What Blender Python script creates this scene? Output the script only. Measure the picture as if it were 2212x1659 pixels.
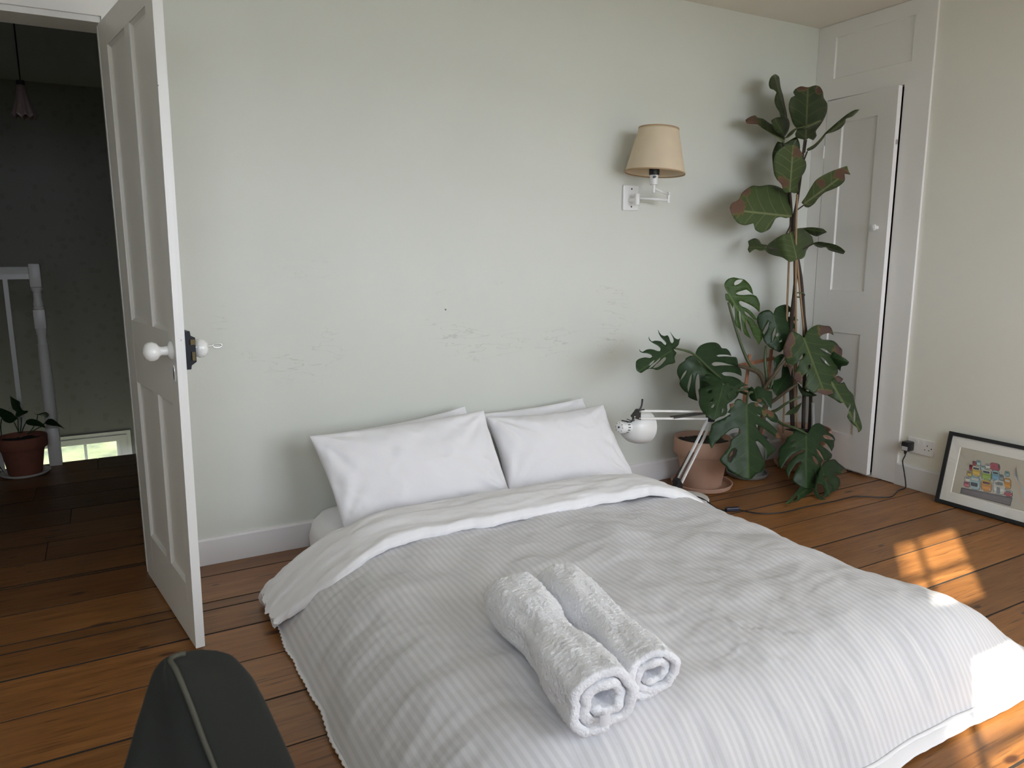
import bpy, bmesh, math, random
import numpy as np
from mathutils import Vector, Matrix, noise
from mathutils.geometry import delaunay_2d_cdt
random.seed(7)
SC = bpy.context.scene
COL = SC.collection
for o in list(bpy.data.objects):
    bpy.data.objects.remove(o)

# ---------------------------------------------------------------- camera, light, exposure
W_PX, H_PX, F_PX = 2212.0, 1659.0, 1604.29
PITCH, YAW, ROLL = 0.174715, 0.503960, -0.0022125
CAM = np.array([0.0, 0.0, 1.28])
def cam_basis():
    cy, sy, cp, sp = math.cos(YAW), math.sin(YAW), math.cos(PITCH), math.sin(PITCH)
    fwd = np.array([sy*cp, cy*cp, -sp]); right = np.array([cy, -sy, 0.0]); up = np.cross(right, fwd)
    cr, sr = math.cos(ROLL), math.sin(ROLL)
    return cr*right + sr*up, cr*up - sr*right, fwd
RIGHT, UP, FWD = cam_basis()
cd = bpy.data.cameras.new('camera'); co = bpy.data.objects.new('camera', cd); COL.objects.link(co)
cd.sensor_fit = 'HORIZONTAL'; cd.sensor_width = 36.0; cd.lens = F_PX/W_PX*36.0
cd.clip_start = 0.02; cd.clip_end = 200
cd.dof.use_dof = True; cd.dof.focus_distance = 3.2; cd.dof.aperture_fstop = 9.0
m = Matrix.Identity(4)
for i in range(3):
    m[i][0] = RIGHT[i]; m[i][1] = UP[i]; m[i][2] = -FWD[i]; m[i][3] = CAM[i]
co.matrix_world = m
SC.camera = co
SC.view_settings.view_transform = 'Standard'; SC.view_settings.look = 'None'
SC.view_settings.gamma = 1.0; SC.view_settings.use_curve_mapping = False
SC.view_settings.exposure = 2.36
cy = SC.cycles
cy.use_denoising = True; cy.max_bounces = 10; cy.diffuse_bounces = 7; cy.glossy_bounces = 4
cy.transparent_max_bounces = 12; cy.sample_clamp_indirect = 6.0; cy.caustics_refractive = False
world = bpy.data.worlds.new('world'); SC.world = world; world.use_nodes = True
bg = world.node_tree.nodes['Background']
bg.inputs['Color'].default_value = (0.89, 0.94, 1.075, 1); bg.inputs['Strength'].default_value = 2.0
SUN_DIR = Vector((0.785, 0.62, -0.604)).normalized()
sl = bpy.data.lights.new('sun', 'SUN'); so = bpy.data.objects.new('sun', sl); COL.objects.link(so)
sl.energy = 4.6; sl.angle = math.radians(0.6); sl.color = (1.0, 0.90, 0.76)
so.rotation_euler = SUN_DIR.to_track_quat('-Z', 'Y').to_euler()
def portal(name, x0, x1, z0, z1, y, face):
    l = bpy.data.lights.new(name, 'AREA'); l.shape = 'RECTANGLE'; l.size = x1-x0; l.size_y = z1-z0
    o = bpy.data.objects.new(name, l); COL.objects.link(o)
    o.location = ((x0+x1)/2, y, (z0+z1)/2)
    o.rotation_euler = (math.radians(90*face), 0, 0)
    l.cycles.is_portal = True
WA = (-0.13, 0.46, 1.05, 2.42)      # narrow front window behind the camera
WB = (1.30, 3.66, 0.70, 2.48)       # wide front window further right
WC = (-0.98, -0.20, 1.05, 2.42)   # added window for fill light; an added blocker outside keeps its sun out
WH = (-0.80, 0.045, -1.45, -0.19)   # window on the stair landing
portal('window_light_narrow', *WA, -0.56, 1)
portal('window_light_added_fill', *WC, -0.56, 1)
portal('window_light_wide', *WB, -1.01, 1)
portal('window_light_landing', *WH, 6.74, -1)

# ---------------------------------------------------------------- helpers
def at(px, py, X=None, Y=None, Z=None):
    d = RIGHT*((px-W_PX/2)/F_PX) - UP*((py-H_PX/2)/F_PX) + FWD
    if Y is not None: t = (Y-CAM[1])/d[1]
    elif Z is not None: t = (Z-CAM[2])/d[2]
    else: t = (X-CAM[0])/d[0]
    return tuple(CAM + d*t)

class MB:
    def __init__(s): s.v = []; s.f = []
    def add(s, vs, fs):
        n = len(s.v); s.v += [tuple(v) for v in vs]; s.f += [tuple(i+n for i in f) for f in fs]; return s
    def box(s, x0, x1, y0, y1, z0, z1):
        vs = [(x0,y0,z0),(x1,y0,z0),(x1,y1,z0),(x0,y1,z0),(x0,y0,z1),(x1,y0,z1),(x1,y1,z1),(x0,y1,z1)]
        return s.add(vs, [(0,3,2,1),(4,5,6,7),(0,1,5,4),(1,2,6,5),(2,3,7,6),(3,0,4,7)])
    def bbox(s, x0, x1, y0, y1, z0, z1, b):
        """box with chamfered edges"""
        bm = bmesh.new(); bmesh.ops.create_cube(bm, size=1)
        for v in bm.verts:
            v.co = Vector(((x0+x1)/2+v.co.x*(x1-x0), (y0+y1)/2+v.co.y*(y1-y0), (z0+z1)/2+v.co.z*(z1-z0)))
        bmesh.ops.bevel(bm, geom=bm.edges[:], offset=b, segments=2, affect='EDGES', profile=0.5)
        bm.verts.index_update()
        s.add([v.co[:] for v in bm.verts], [[v.index for v in f.verts] for f in bm.faces]); bm.free(); return s
    def tube(s, pts, r, n=8, caps=True, smooth=0):
        pts = [Vector(p) for p in pts]
        if smooth: pts = catmull(pts, smooth)
        rs = list(r) if hasattr(r, '__len__') else [r]*len(pts)
        if len(rs) != len(pts):
            rs = [float(np.interp(i/(len(pts)-1), np.linspace(0,1,len(rs)), rs)) for i in range(len(pts))]
        vs = []; fs = []; ref = None
        for i, p in enumerate(pts):
            t = (pts[min(i+1,len(pts)-1)]-pts[max(i-1,0)]).normalized()
            if ref is None: ref = t.orthogonal().normalized()
            ref = (ref - t*ref.dot(t)).normalized(); b = t.cross(ref)
            for k in range(n):
                a = 2*math.pi*k/n; vs.append(p + (ref*math.cos(a)+b*math.sin(a))*rs[i])
        for i in range(len(pts)-1):
            for k in range(n):
                k2 = (k+1) % n; fs.append((i*n+k, i*n+k2, (i+1)*n+k2, (i+1)*n+k))
        if caps:
            fs.append(tuple(range(n-1,-1,-1))); fs.append(tuple((len(pts)-1)*n+k for k in range(n)))
        return s.add(vs, fs)
    def lathe(s, prof, origin=(0,0,0), axis=(0,0,1), n=32):
        a = Vector(axis).normalized(); u = a.orthogonal().normalized()
        if abs(a.z) > 0.999: u = Vector((1,0,0))
        w = a.cross(u); o = Vector(origin); vs = []; fs = []
        for r, h in prof:
            for k in range(n):
                t = 2*math.pi*k/n; vs.append(o + a*h + (u*math.cos(t)+w*math.sin(t))*max(r,1e-5))
        for i in range(len(prof)-1):
            for k in range(n):
                k2 = (k+1) % n; fs.append((i*n+k, i*n+k2, (i+1)*n+k2, (i+1)*n+k))
        return s.add(vs, fs)
    def prism(s, poly, f0, f1):
        n = len(poly); vs = [f0(*p) for p in poly]+[f1(*p) for p in poly]
        fs = [tuple(range(n-1,-1,-1)), tuple(range(n,2*n))]
        for i in range(n): fs.append((i,(i+1)%n,n+(i+1)%n,n+i))
        return s.add(vs, fs)
    def grid(s, fn, nu, nv):
        vs = [fn(i/nu, j/nv) for j in range(nv+1) for i in range(nu+1)]
        fs = [(j*(nu+1)+i, j*(nu+1)+i+1, (j+1)*(nu+1)+i+1, (j+1)*(nu+1)+i) for j in range(nv) for i in range(nu)]
        return s.add(vs, fs)
    def build(s, name, mat, parent=None, smooth=False, base=None, angle=None):
        me = bpy.data.meshes.new(name)
        off = Vector((0,0,0))
        if parent is not None:
            off = origin_of(parent)
        elif base is not None: off = Vector(base)
        me.from_pydata([tuple(Vector(v)-off) for v in s.v], [], s.f); me.update()
        bm = bmesh.new(); bm.from_mesh(me); bmesh.ops.recalc_face_normals(bm, faces=bm.faces[:]); bm.to_mesh(me); bm.free()
        if mat is not None: me.materials.append(mat)
        if smooth or angle:
            me.polygons.foreach_set('use_smooth', [True]*len(me.polygons))
        if angle:
            me.set_sharp_from_angle(angle=math.radians(angle))
        o = bpy.data.objects.new(name, me); COL.objects.link(o)
        if parent is not None: o.parent = parent
        elif base is not None: o.location = base
        return o

def origin_of(o):
    v = Vector((0,0,0))
    while o is not None:
        v += o.location; o = o.parent
    return v
def catmull(pts, k):
    out = []; n = len(pts)
    for i in range(n-1):
        p0, p1, p2, p3 = pts[max(i-1,0)], pts[i], pts[i+1], pts[min(i+2,n-1)]
        for j in range(k):
            t = j/k
            out.append(0.5*((2*p1)+(p2-p0)*t+(2*p0-5*p1+4*p2-p3)*t*t+(3*p1-p0-3*p2+p3)*t**3))
    out.append(pts[-1]); return out
def tag(o, label=None, cat=None, group=None, kind=None):
    if label: o['label'] = label
    if cat: o['category'] = cat
    if group: o['group'] = group
    if kind: o['kind'] = kind
    return o
def thing(name, label, cat, loc, group=None):
    o = bpy.data.objects.new(name, None); COL.objects.link(o); o.location = loc; o.empty_display_size = 0.05
    return tag(o, label, cat, group)
def struct(o, label=None):
    o['kind'] = 'structure'
    if label: o['label'] = label
    return o
def fbm(x, y, z, oct=4):
    return noise.fractal(Vector((x, y, z)), 1.0, 2.0, oct)

# ---------------------------------------------------------------- materials
def mat(name, rgb, rough=0.6, metal=0.0, spec=0.5, bump=0.0, bscale=60, bstretch=(1,1,1), var=0.0, vscale=6, emit=None, coat=0.0, sheen=0.0, trans=0.0):
    M = bpy.data.materials.new(name); M.use_nodes = True; nt = M.node_tree; p = nt.nodes['Principled BSDF']
    p.inputs['Base Color'].default_value = (*rgb, 1); p.inputs['Roughness'].default_value = rough
    p.inputs['Metallic'].default_value = metal; p.inputs['Specular IOR Level'].default_value = spec
    p.inputs['Coat Weight'].default_value = coat; p.inputs['Sheen Weight'].default_value = sheen
    tc = nt.nodes.new('ShaderNodeTexCoord')
    if var > 0:
        n = nt.nodes.new('ShaderNodeTexNoise'); n.inputs['Scale'].default_value = vscale; n.inputs['Detail'].default_value = 4
        nt.links.new(tc.outputs['Object'], n.inputs['Vector'])
        mx = nt.nodes.new('ShaderNodeMix'); mx.data_type = 'RGBA'
        mx.inputs['A'].default_value = (*[c*(1-var) for c in rgb], 1); mx.inputs['B'].default_value = (*[min(1,c*(1+var)) for c in rgb], 1)
        nt.links.new(n.outputs['Fac'], mx.inputs['Factor']); nt.links.new(mx.outputs['Result'], p.inputs['Base Color'])
    if bump > 0:
        mp = nt.nodes.new('ShaderNodeMapping'); mp.inputs['Scale'].default_value = bstretch
        n2 = nt.nodes.new('ShaderNodeTexNoise'); n2.inputs['Scale'].default_value = bscale; n2.inputs['Detail'].default_value = 5
        nt.links.new(tc.outputs['Object'], mp.inputs['Vector']); nt.links.new(mp.outputs['Vector'], n2.inputs['Vector'])
        b = nt.nodes.new('ShaderNodeBump'); b.inputs['Strength'].default_value = bump; b.inputs['Distance'].default_value = 0.004
        nt.links.new(n2.outputs['Fac'], b.inputs['Height']); nt.links.new(b.outputs['Normal'], p.inputs['Normal'])
    return M
def N(nt, t, **kw):
    n = nt.nodes.new(t)
    for k, v in kw.items():
        if k in n.inputs: n.inputs[k].default_value = v
        else: setattr(n, k, v)
    return n
def math_node(nt, op, a, b=None, c=None):
    n = nt.nodes.new('ShaderNodeMath'); n.operation = op
    for i, x in enumerate((a, b, c)):
        if x is None: continue
        if isinstance(x, (int, float)): n.inputs[i].default_value = x
        else: nt.links.new(x, n.inputs[i])
    return n.outputs[0]
def ramp(nt, fac, stops):
    r = nt.nodes.new('ShaderNodeValToRGB'); e = r.color_ramp.elements
    while len(e) < len(stops): e.new(0.5)
    for el, (p, c) in zip(e, stops):
        el.position = p; el.color = (*c, 1) if len(c) == 3 else c
    nt.links.new(fac, r.inputs['Fac']); return r.outputs['Color']
def mixc(nt, fac, a, b):
    mx = nt.nodes.new('ShaderNodeMix'); mx.data_type = 'RGBA'
    for sock, x in (('Factor', fac), ('A', a), ('B', b)):
        if isinstance(x, (int, float)): mx.inputs[sock].default_value = x
        elif isinstance(x, tuple): mx.inputs[sock].default_value = (*x, 1)
        else: nt.links.new(x, mx.inputs[sock])
    return mx.outputs['Result']

def wall_paint(name, rgb, scuffs=True):
    M = bpy.data.materials.new(name); M.use_nodes = True; nt = M.node_tree; p = nt.nodes['Principled BSDF']
    tc = nt.nodes.new('ShaderNodeTexCoord'); pos = tc.outputs['Object']
    n = N(nt, 'ShaderNodeTexNoise', Scale=1.7, Detail=3.0); nt.links.new(pos, n.inputs['Vector'])
    col = mixc(nt, n.outputs['Fac'], tuple(c*0.96 for c in rgb), tuple(c*1.04 for c in rgb))
    if scuffs:
        sep = nt.nodes.new('ShaderNodeSeparateXYZ'); nt.links.new(pos, sep.inputs[0])
        mp = N(nt, 'ShaderNodeMapping'); mp.inputs['Scale'].default_value = (7, 7, 34)
        nt.links.new(pos, mp.inputs['Vector'])
        s = N(nt, 'ShaderNodeTexNoise', Scale=1.0, Detail=2.0); nt.links.new(mp.outputs['Vector'], s.inputs['Vector'])
        line = math_node(nt, 'SUBTRACT', 1.0, math_node(nt, 'MULTIPLY', math_node(nt, 'ABSOLUTE', math_node(nt, 'SUBTRACT', s.outputs['Fac'], 0.5)), 60.0))
        line = math_node(nt, 'MAXIMUM', line, 0.0)
        g = N(nt, 'ShaderNodeTexNoise', Scale=3.1, Detail=1.0); nt.links.new(pos, g.inputs['Vector'])
        gm = math_node(nt, 'MULTIPLY', math_node(nt, 'MAXIMUM', math_node(nt, 'SUBTRACT', g.outputs['Fac'], 0.57), 0.0), 6.0)
        band = math_node(nt, 'MAXIMUM', math_node(nt, 'SUBTRACT', 1.0, math_node(nt, 'MULTIPLY', math_node(nt, 'ABSOLUTE', math_node(nt, 'SUBTRACT', sep.outputs['Z'], 0.98)), 3.2)), 0.0)
        f = math_node(nt, 'MINIMUM', math_node(nt, 'MULTIPLY', math_node(nt, 'MULTIPLY', line, gm), band), 0.30)
        col = mixc(nt, f, col, (0.30, 0.31, 0.27))
        v = N(nt, 'ShaderNodeTexVoronoi', Scale=1.6); nt.links.new(pos, v.inputs['Vector'])
        dot = math_node(nt, 'LESS_THAN', v.outputs['Distance'], 0.010)
        col = mixc(nt, math_node(nt, 'MULTIPLY', dot, 0.8), col, (0.10, 0.10, 0.09))
    nt.links.new(col, p.inputs['Base Color']); p.inputs['Roughness'].default_value = 0.55; p.inputs['Specular IOR Level'].default_value = 0.35
    b2 = N(nt, 'ShaderNodeTexNoise', Scale=160.0, Detail=3.0); nt.links.new(pos, b2.inputs['Vector'])
    b = N(nt, 'ShaderNodeBump', Strength=0.07, Distance=0.004); nt.links.new(b2.outputs['Fac'], b.inputs['Height']); nt.links.new(b.outputs['Normal'], p.inputs['Normal'])
    return M

def floor_wood(name, dark=1.0):
    M = bpy.data.materials.new(name); M.use_nodes = True; nt = M.node_tree; p = nt.nodes['Principled BSDF']
    tc = nt.nodes.new('ShaderNodeTexCoord'); oi = nt.nodes.new('ShaderNodeObjectInfo')
    off = N(nt, 'ShaderNodeCombineXYZ')
    nt.links.new(math_node(nt, 'MULTIPLY', oi.outputs['Random'], 37.0), off.inputs[0]); nt.links.new(math_node(nt, 'MULTIPLY', oi.outputs['Random'], 91.0), off.inputs[1])
    ad = N(nt, 'ShaderNodeVectorMath', operation='ADD'); nt.links.new(tc.outputs['Object'], ad.inputs[0]); nt.links.new(off.outputs[0], ad.inputs[1])
    mp = N(nt, 'ShaderNodeMapping'); mp.inputs['Scale'].default_value = (2.2, 34, 34); nt.links.new(ad.outputs[0], mp.inputs['Vector'])
    g = N(nt, 'ShaderNodeTexNoise', Scale=1.0, Detail=6.0, Roughness=0.62, Distortion=0.5); nt.links.new(mp.outputs['Vector'], g.inputs['Vector'])
    c = ramp(nt, g.outputs['Fac'], [(0.22, (0.150*dark, 0.058*dark, 0.0165*dark)), (0.45, (0.235*dark, 0.096*dark, 0.026*dark)), (0.62, (0.29*dark, 0.126*dark, 0.037*dark)), (0.80, (0.335*dark, 0.158*dark, 0.050*dark))])
    big = N(nt, 'ShaderNodeTexNoise', Scale=1.4, Detail=3.0); nt.links.new(ad.outputs[0], big.inputs['Vector'])
    c = mixc(nt, math_node(nt, 'MULTIPLY', math_node(nt, 'MAXIMUM', math_node(nt, 'SUBTRACT', big.outputs['Fac'], 0.48), 0), 2.6), c, (0.115*dark, 0.042*dark, 0.013*dark))
    # knots
    mk = N(nt, 'ShaderNodeMapping'); mk.inputs['Scale'].default_value = (2.3, 6.0, 6.0); nt.links.new(ad.outputs[0], mk.inputs['Vector'])
    v = N(nt, 'ShaderNodeTexVoronoi', Scale=1.0); v.voronoi_dimensions = '2D'; nt.links.new(mk.outputs['Vector'], v.inputs['Vector'])
    sepc = nt.nodes.new('ShaderNodeSeparateColor'); nt.links.new(v.outputs['Color'], sepc.inputs[0])
    k = math_node(nt, 'MAXIMUM', math_node(nt, 'SUBTRACT', 1.0, math_node(nt, 'MULTIPLY', v.outputs['Distance'], math_node(nt, 'ADD', 8.5, math_node(nt, 'MULTIPLY', sepc.outputs[0], 16.0)))), 0.0)
    k = math_node(nt, 'MULTIPLY', k, math_node(nt, 'LESS_THAN', sepc.outputs[1], 0.55))
    c = mixc(nt, math_node(nt, 'MINIMUM', math_node(nt, 'MULTIPLY', k, 1.8), 0.92), c, (0.045*dark, 0.015*dark, 0.006*dark))
    # fine dark dashes along the grain
    md = N(nt, 'ShaderNodeMapping'); md.inputs['Scale'].default_value = (7, 130, 130); nt.links.new(ad.outputs[0], md.inputs['Vector'])
    d = N(nt, 'ShaderNodeTexNoise', Scale=1.0, Detail=2.0); nt.links.new(md.outputs['Vector'], d.inputs['Vector'])
    c = mixc(nt, math_node(nt, 'MULTIPLY', math_node(nt, 'MAXIMUM', math_node(nt, 'SUBTRACT', d.outputs['Fac'], 0.56), 0), 5.0), c, (0.06*dark, 0.022*dark, 0.008*dark))
    hsv = N(nt, 'ShaderNodeHueSaturation'); nt.links.new(c, hsv.inputs['Color'])
    nt.links.new(math_node(nt, 'ADD', 0.74, math_node(nt, 'MULTIPLY', oi.outputs['Random'], 0.50)), hsv.inputs['Value'])
    nt.links.new(hsv.outputs[0], p.inputs['Base Color'])
    rr = math_node(nt, 'ADD', 0.26, math_node(nt, 'MULTIPLY', big.outputs['Fac'], 0.26)); nt.links.new(rr, p.inputs['Roughness'])
    p.inputs['Specular IOR Level'].default_value = 0.62
    b = N(nt, 'ShaderNodeBump', Strength=0.16, Distance=0.004); nt.links.new(g.outputs['Fac'], b.inputs['Height']); nt.links.new(b.outputs['Normal'], p.inputs['Normal'])
    return M

def chipped_paint(name, rgb):
    """gloss paint, chipped to bare wood in places"""
    M = bpy.data.materials.new(name); M.use_nodes = True; nt = M.node_tree; p = nt.nodes['Principled BSDF']
    tc = nt.nodes.new('ShaderNodeTexCoord')
    n = N(nt, 'ShaderNodeTexNoise', Scale=22.0, Detail=5.0, Roughness=0.6); nt.links.new(tc.outputs['Object'], n.inputs['Vector'])
    f = math_node(nt, 'GREATER_THAN', n.outputs['Fac'], 0.70)
    c = mixc(nt, f, rgb, (0.16, 0.10, 0.08)); nt.links.new(c, p.inputs['Base Color'])
    p.inputs['Roughness'].default_value = 0.38
    return M

def leaf_mat(name, c0, c1, vein, rough=0.46, brown=(0.13, 0.062, 0.035)):
    M = bpy.data.materials.new(name); M.use_nodes = True; nt = M.node_tree; p = nt.nodes['Principled BSDF']
    uv = nt.nodes.new('ShaderNodeUVMap'); uv.uv_map = 'leaf'
    sep = nt.nodes.new('ShaderNodeSeparateXYZ'); nt.links.new(uv.outputs[0], sep.inputs[0])
    s = math_node(nt, 'ABSOLUTE', sep.outputs['X']); t = sep.outputs['Y']
    mid = math_node(nt, 'LESS_THAN', s, 0.016)
    ph = math_node(nt, 'FRACT', math_node(nt, 'ADD', math_node(nt, 'MULTIPLY', math_node(nt, 'SUBTRACT', t, math_node(nt, 'MULTIPLY', s, math_node(nt, 'SUBTRACT', 0.85, math_node(nt, 'MULTIPLY', s, 0.8)))), 5.2), 8.3))
    lat = math_node(nt, 'LESS_THAN', math_node(nt, 'ABSOLUTE', math_node(nt, 'SUBTRACT', ph, 0.5)), math_node(nt, 'SUBTRACT', 0.055, math_node(nt, 'MULTIPLY', s, 0.07)))
    tc = nt.nodes.new('ShaderNodeTexCoord')
    n = N(nt, 'ShaderNodeTexNoise', Scale=24.0, Detail=4.0); nt.links.new(tc.outputs['Object'], n.inputs['Vector'])
    c = mixc(nt, n.outputs['Fac'], c0, c1)
    c = mixc(nt, math_node(nt, 'MAXIMUM', math_node(nt, 'MULTIPLY', mid, 0.9), math_node(nt, 'MULTIPLY', lat, 0.42)), c, vein)
    at_ = nt.nodes.new('ShaderNodeAttribute'); at_.attribute_name = 'brown'
    bn = math_node(nt, 'ADD', at_.outputs['Fac'], math_node(nt, 'MULTIPLY', math_node(nt, 'SUBTRACT', n.outputs['Fac'], 0.5), 1.5))
    rim = ramp(nt, bn, [(0.36, (0,0,0)), (0.46, (1,1,1)), (0.54, (1,1,1)), (0.60, (0,0,0))])
    c = mixc(nt, rim, c, (0.13, 0.10, 0.032))
    bf = ramp(nt, bn, [(0.50, (0,0,0)), (0.60, (1,1,1))])
    c = mixc(nt, bf, c, brown)
    nt.links.new(c, p.inputs['Base Color'])
    nt.links.new(math_node(nt, 'ADD', rough, math_node(nt, 'MULTIPLY', at_.outputs['Fac'], 0.3)), p.inputs['Roughness']); p.inputs['Specular IOR Level'].default_value = 0.32
    h = math_node(nt, 'ADD', math_node(nt, 'MULTIPLY', lat, -0.5), math_node(nt, 'MULTIPLY', mid, -0.8))
    b = N(nt, 'ShaderNodeBump', Strength=0.35, Distance=0.003); nt.links.new(h, b.inputs['Height']); nt.links.new(b.outputs['Normal'], p.inputs['Normal'])
    return M

def stripe_cloth(name):
    """white satin-stripe cotton, stripes running down the bed"""
    M = bpy.data.materials.new(name); M.use_nodes = True; nt = M.node_tree; p = nt.nodes['Principled BSDF']
    uv = nt.nodes.new('ShaderNodeUVMap'); uv.uv_map = 'cloth'
    sep = nt.nodes.new('ShaderNodeSeparateXYZ'); nt.links.new(uv.outputs[0], sep.inputs[0])
    w = math_node(nt, 'SINE', math_node(nt, 'MULTIPLY', sep.outputs['X'], 2*math.pi/0.0215))
    f = ramp(nt, math_node(nt, 'ADD', math_node(nt, 'MULTIPLY', w, 0.5), 0.5), [(0.32, (0,0,0)), (0.68, (1,1,1))])
    c = mixc(nt, f, (0.71, 0.705, 0.735), (0.625, 0.625, 0.645)); nt.links.new(c, p.inputs['Base Color'])
    p.inputs['Roughness'].default_value = 0.62
    nt.links.new(math_node(nt, 'SUBTRACT', 0.75, math_node(nt, 'MULTIPLY', math_node(nt, 'ADD', w, 1.0), 0.12)), p.inputs['Roughness'])
    p.inputs['Specular IOR Level'].default_value = 0.3
    tc = nt.nodes.new('ShaderNodeTexCoord')
    n = N(nt, 'ShaderNodeTexNoise', Scale=45.0, Detail=4.0); nt.links.new(tc.outputs['Object'], n.inputs['Vector'])
    b = N(nt, 'ShaderNodeBump', Strength=0.25, Distance=0.004); nt.links.new(n.outputs['Fac'], b.inputs['Height']); nt.links.new(b.outputs['Normal'], p.inputs['Normal'])
    return M

def glass_mat(name):
    M = bpy.data.materials.new(name); M.use_nodes = True; nt = M.node_tree
    for n in list(nt.nodes):
        if n.type != 'OUTPUT_MATERIAL': nt.nodes.remove(n)
    out = nt.nodes['Material Output']
    t = nt.nodes.new('ShaderNodeBsdfTransparent'); t.inputs[0].default_value = (0.96, 0.97, 0.96, 1)
    g = nt.nodes.new('ShaderNodeBsdfGlossy'); g.inputs['Roughness'].default_value = 0.02
    mx = nt.nodes.new('ShaderNodeMixShader'); mx.inputs[0].default_value = 0.05
    nt.links.new(t.outputs[0], mx.inputs[1]); nt.links.new(g.outputs[0], mx.inputs[2]); nt.links.new(mx.outputs[0], out.inputs[0])
    return M

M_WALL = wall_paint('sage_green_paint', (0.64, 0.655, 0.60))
M_WALLR = wall_paint('bounce_lit_sage_paint', (0.76, 0.75, 0.68), False)  # same sage paint, with missing bounce light put into its colour
M_CEIL = mat('ceiling_paint', (0.80, 0.77, 0.70), 0.8)
M_WHITE = mat('white_gloss_paint', (0.79, 0.775, 0.755), 0.35, bump=0.06, bscale=30, bstretch=(1,1,0.2))
M_DOOR = mat('old_white_door_paint', (0.72, 0.705, 0.67), 0.42, bump=0.08, bscale=40, bstretch=(1,1,0.15))
M_EDGE = chipped_paint('chipped_white_paint', (0.76, 0.755, 0.74))
M_SKIRT = mat('skirting_paint', (0.74, 0.73, 0.73), 0.45, bump=0.08, bscale=24, bstretch=(0.3,1,1))
M_WOOD = floor_wood('pine_boards')
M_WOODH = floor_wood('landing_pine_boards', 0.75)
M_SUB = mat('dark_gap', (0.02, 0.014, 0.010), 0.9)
M_SHEET = mat('white_cotton', (0.80, 0.795, 0.82), 0.8, bump=0.30, bscale=26, spec=0.2)
M_FOLD = mat('white_cotton_underside', (0.83, 0.825, 0.85), 0.8, bump=0.25, bscale=20, spec=0.2)
M_STRIPE = stripe_cloth('striped_cotton')
M_TERRY = mat('white_terry', (0.84, 0.845, 0.88), 0.95, bump=1.0, bscale=150, spec=0.1, sheen=0.15)
M_TERRA = mat('terracotta', (0.47, 0.29, 0.21), 0.85, bump=0.15, bscale=60, var=0.18, vscale=9)
M_TERRAD = mat('old_terracotta', (0.24, 0.085, 0.055), 0.8, bump=0.15, bscale=60, var=0.2, vscale=9)
M_GREYPOT = mat('grey_glazed_pot', (0.20, 0.20, 0.185), 0.5, var=0.1)
M_SOIL = mat('potting_soil', (0.030, 0.024, 0.019), 0.95, bump=1.0, bscale=90, var=0.6, vscale=70)
M_LAMPW = mat('white_enamel', (0.78, 0.78, 0.77), 0.28)
M_BLACK = mat('black_plastic', (0.012, 0.012, 0.014), 0.4)
M_BLACKM = mat('black_iron', (0.005, 0.007, 0.011), 0.45, spec=0.25)
M_BRASS = mat('dull_brass', (0.10, 0.075, 0.035), 0.5, metal=0.7)
M_STEEL = mat('steel', (0.55, 0.54, 0.52), 0.3, metal=1.0)
M_CERAM = mat('white_ceramic', (0.80, 0.80, 0.78), 0.12, coat=0.4)
M_SHADE = mat('parchment_shade', (0.66, 0.55, 0.40), 0.75, var=0.07, vscale=14)
M_TRIMSH = mat('shade_binding', (0.40, 0.27, 0.15), 0.7)
M_PLATE = mat('white_plastic', (0.74, 0.73, 0.71), 0.35)
M_HOLE = mat('socket_hole', (0.01, 0.01, 0.01), 0.8)
M_FRAMEB = mat('black_frame_lacquer', (0.010, 0.011, 0.012), 0.38)
M_MAT = mat('mount_card', (0.90, 0.85, 0.825), 0.85)
M_PRINT = mat('print_paper', (0.56, 0.50, 0.42), 0.85)
M_VELVET = mat('dark_green_velvet', (0.020, 0.021, 0.018), 0.9, bump=0.12, bscale=90, sheen=0.06, spec=0.1)
M_PIPING = mat('khaki_piping', (0.055, 0.053, 0.038), 0.8, bump=0.4, bscale=200)
M_WPAPER = None
M_GLASS = glass_mat('window_glass')
M_CANE = mat('bamboo_cane', (0.30, 0.19, 0.10), 0.6, var=0.25, vscale=25)
M_STEM = mat('dark_woody_stem', (0.045, 0.032, 0.024), 0.8, bump=0.4, bscale=80, var=0.4, vscale=40)
M_PETI = mat('green_leaf_stalk', (0.060, 0.085, 0.032), 0.5, var=0.3, vscale=20)
M_AERIAL = mat('brown_leaf_stalk', (0.085, 0.062, 0.036), 0.6, var=0.4, vscale=30)
M_TRELLIS = mat('reddish_trellis_wood', (0.33, 0.145, 0.075), 0.7, bump=0.1, bscale=30)
M_MONS = leaf_mat('monstera_leaf', (0.010, 0.028, 0.008), (0.018, 0.044, 0.013), (0.040, 0.075, 0.022))
M_MONSL = leaf_mat('young_monstera_leaf', (0.026, 0.060, 0.008), (0.038, 0.082, 0.013), (0.095, 0.15, 0.045))
M_MONSO = leaf_mat('ageing_monstera_leaf', (0.026, 0.050, 0.017), (0.040, 0.068, 0.022), (0.10, 0.125, 0.036), 0.5, (0.105, 0.062, 0.050))
M_FIG = leaf_mat('fig_leaf_upper', (0.019, 0.033, 0.009), (0.030, 0.048, 0.013), (0.095, 0.11, 0.042), 0.5, (0.085, 0.043, 0.028))
M_FIGL = leaf_mat('fig_leaf_underside', (0.048, 0.074, 0.024), (0.066, 0.094, 0.030), (0.165, 0.185, 0.085), 0.6, (0.125, 0.070, 0.047))
M_HLEAF = leaf_mat('dark_house_plant_leaf', (0.012, 0.035, 0.012), (0.02, 0.05, 0.018), (0.03, 0.06, 0.025), 0.5)

# ---------------------------------------------------------------- room shell
YB, YF, XL, XR, XC, H = 3.185, -0.45, -1.5, 3.825, 3.81, 2.565
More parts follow.
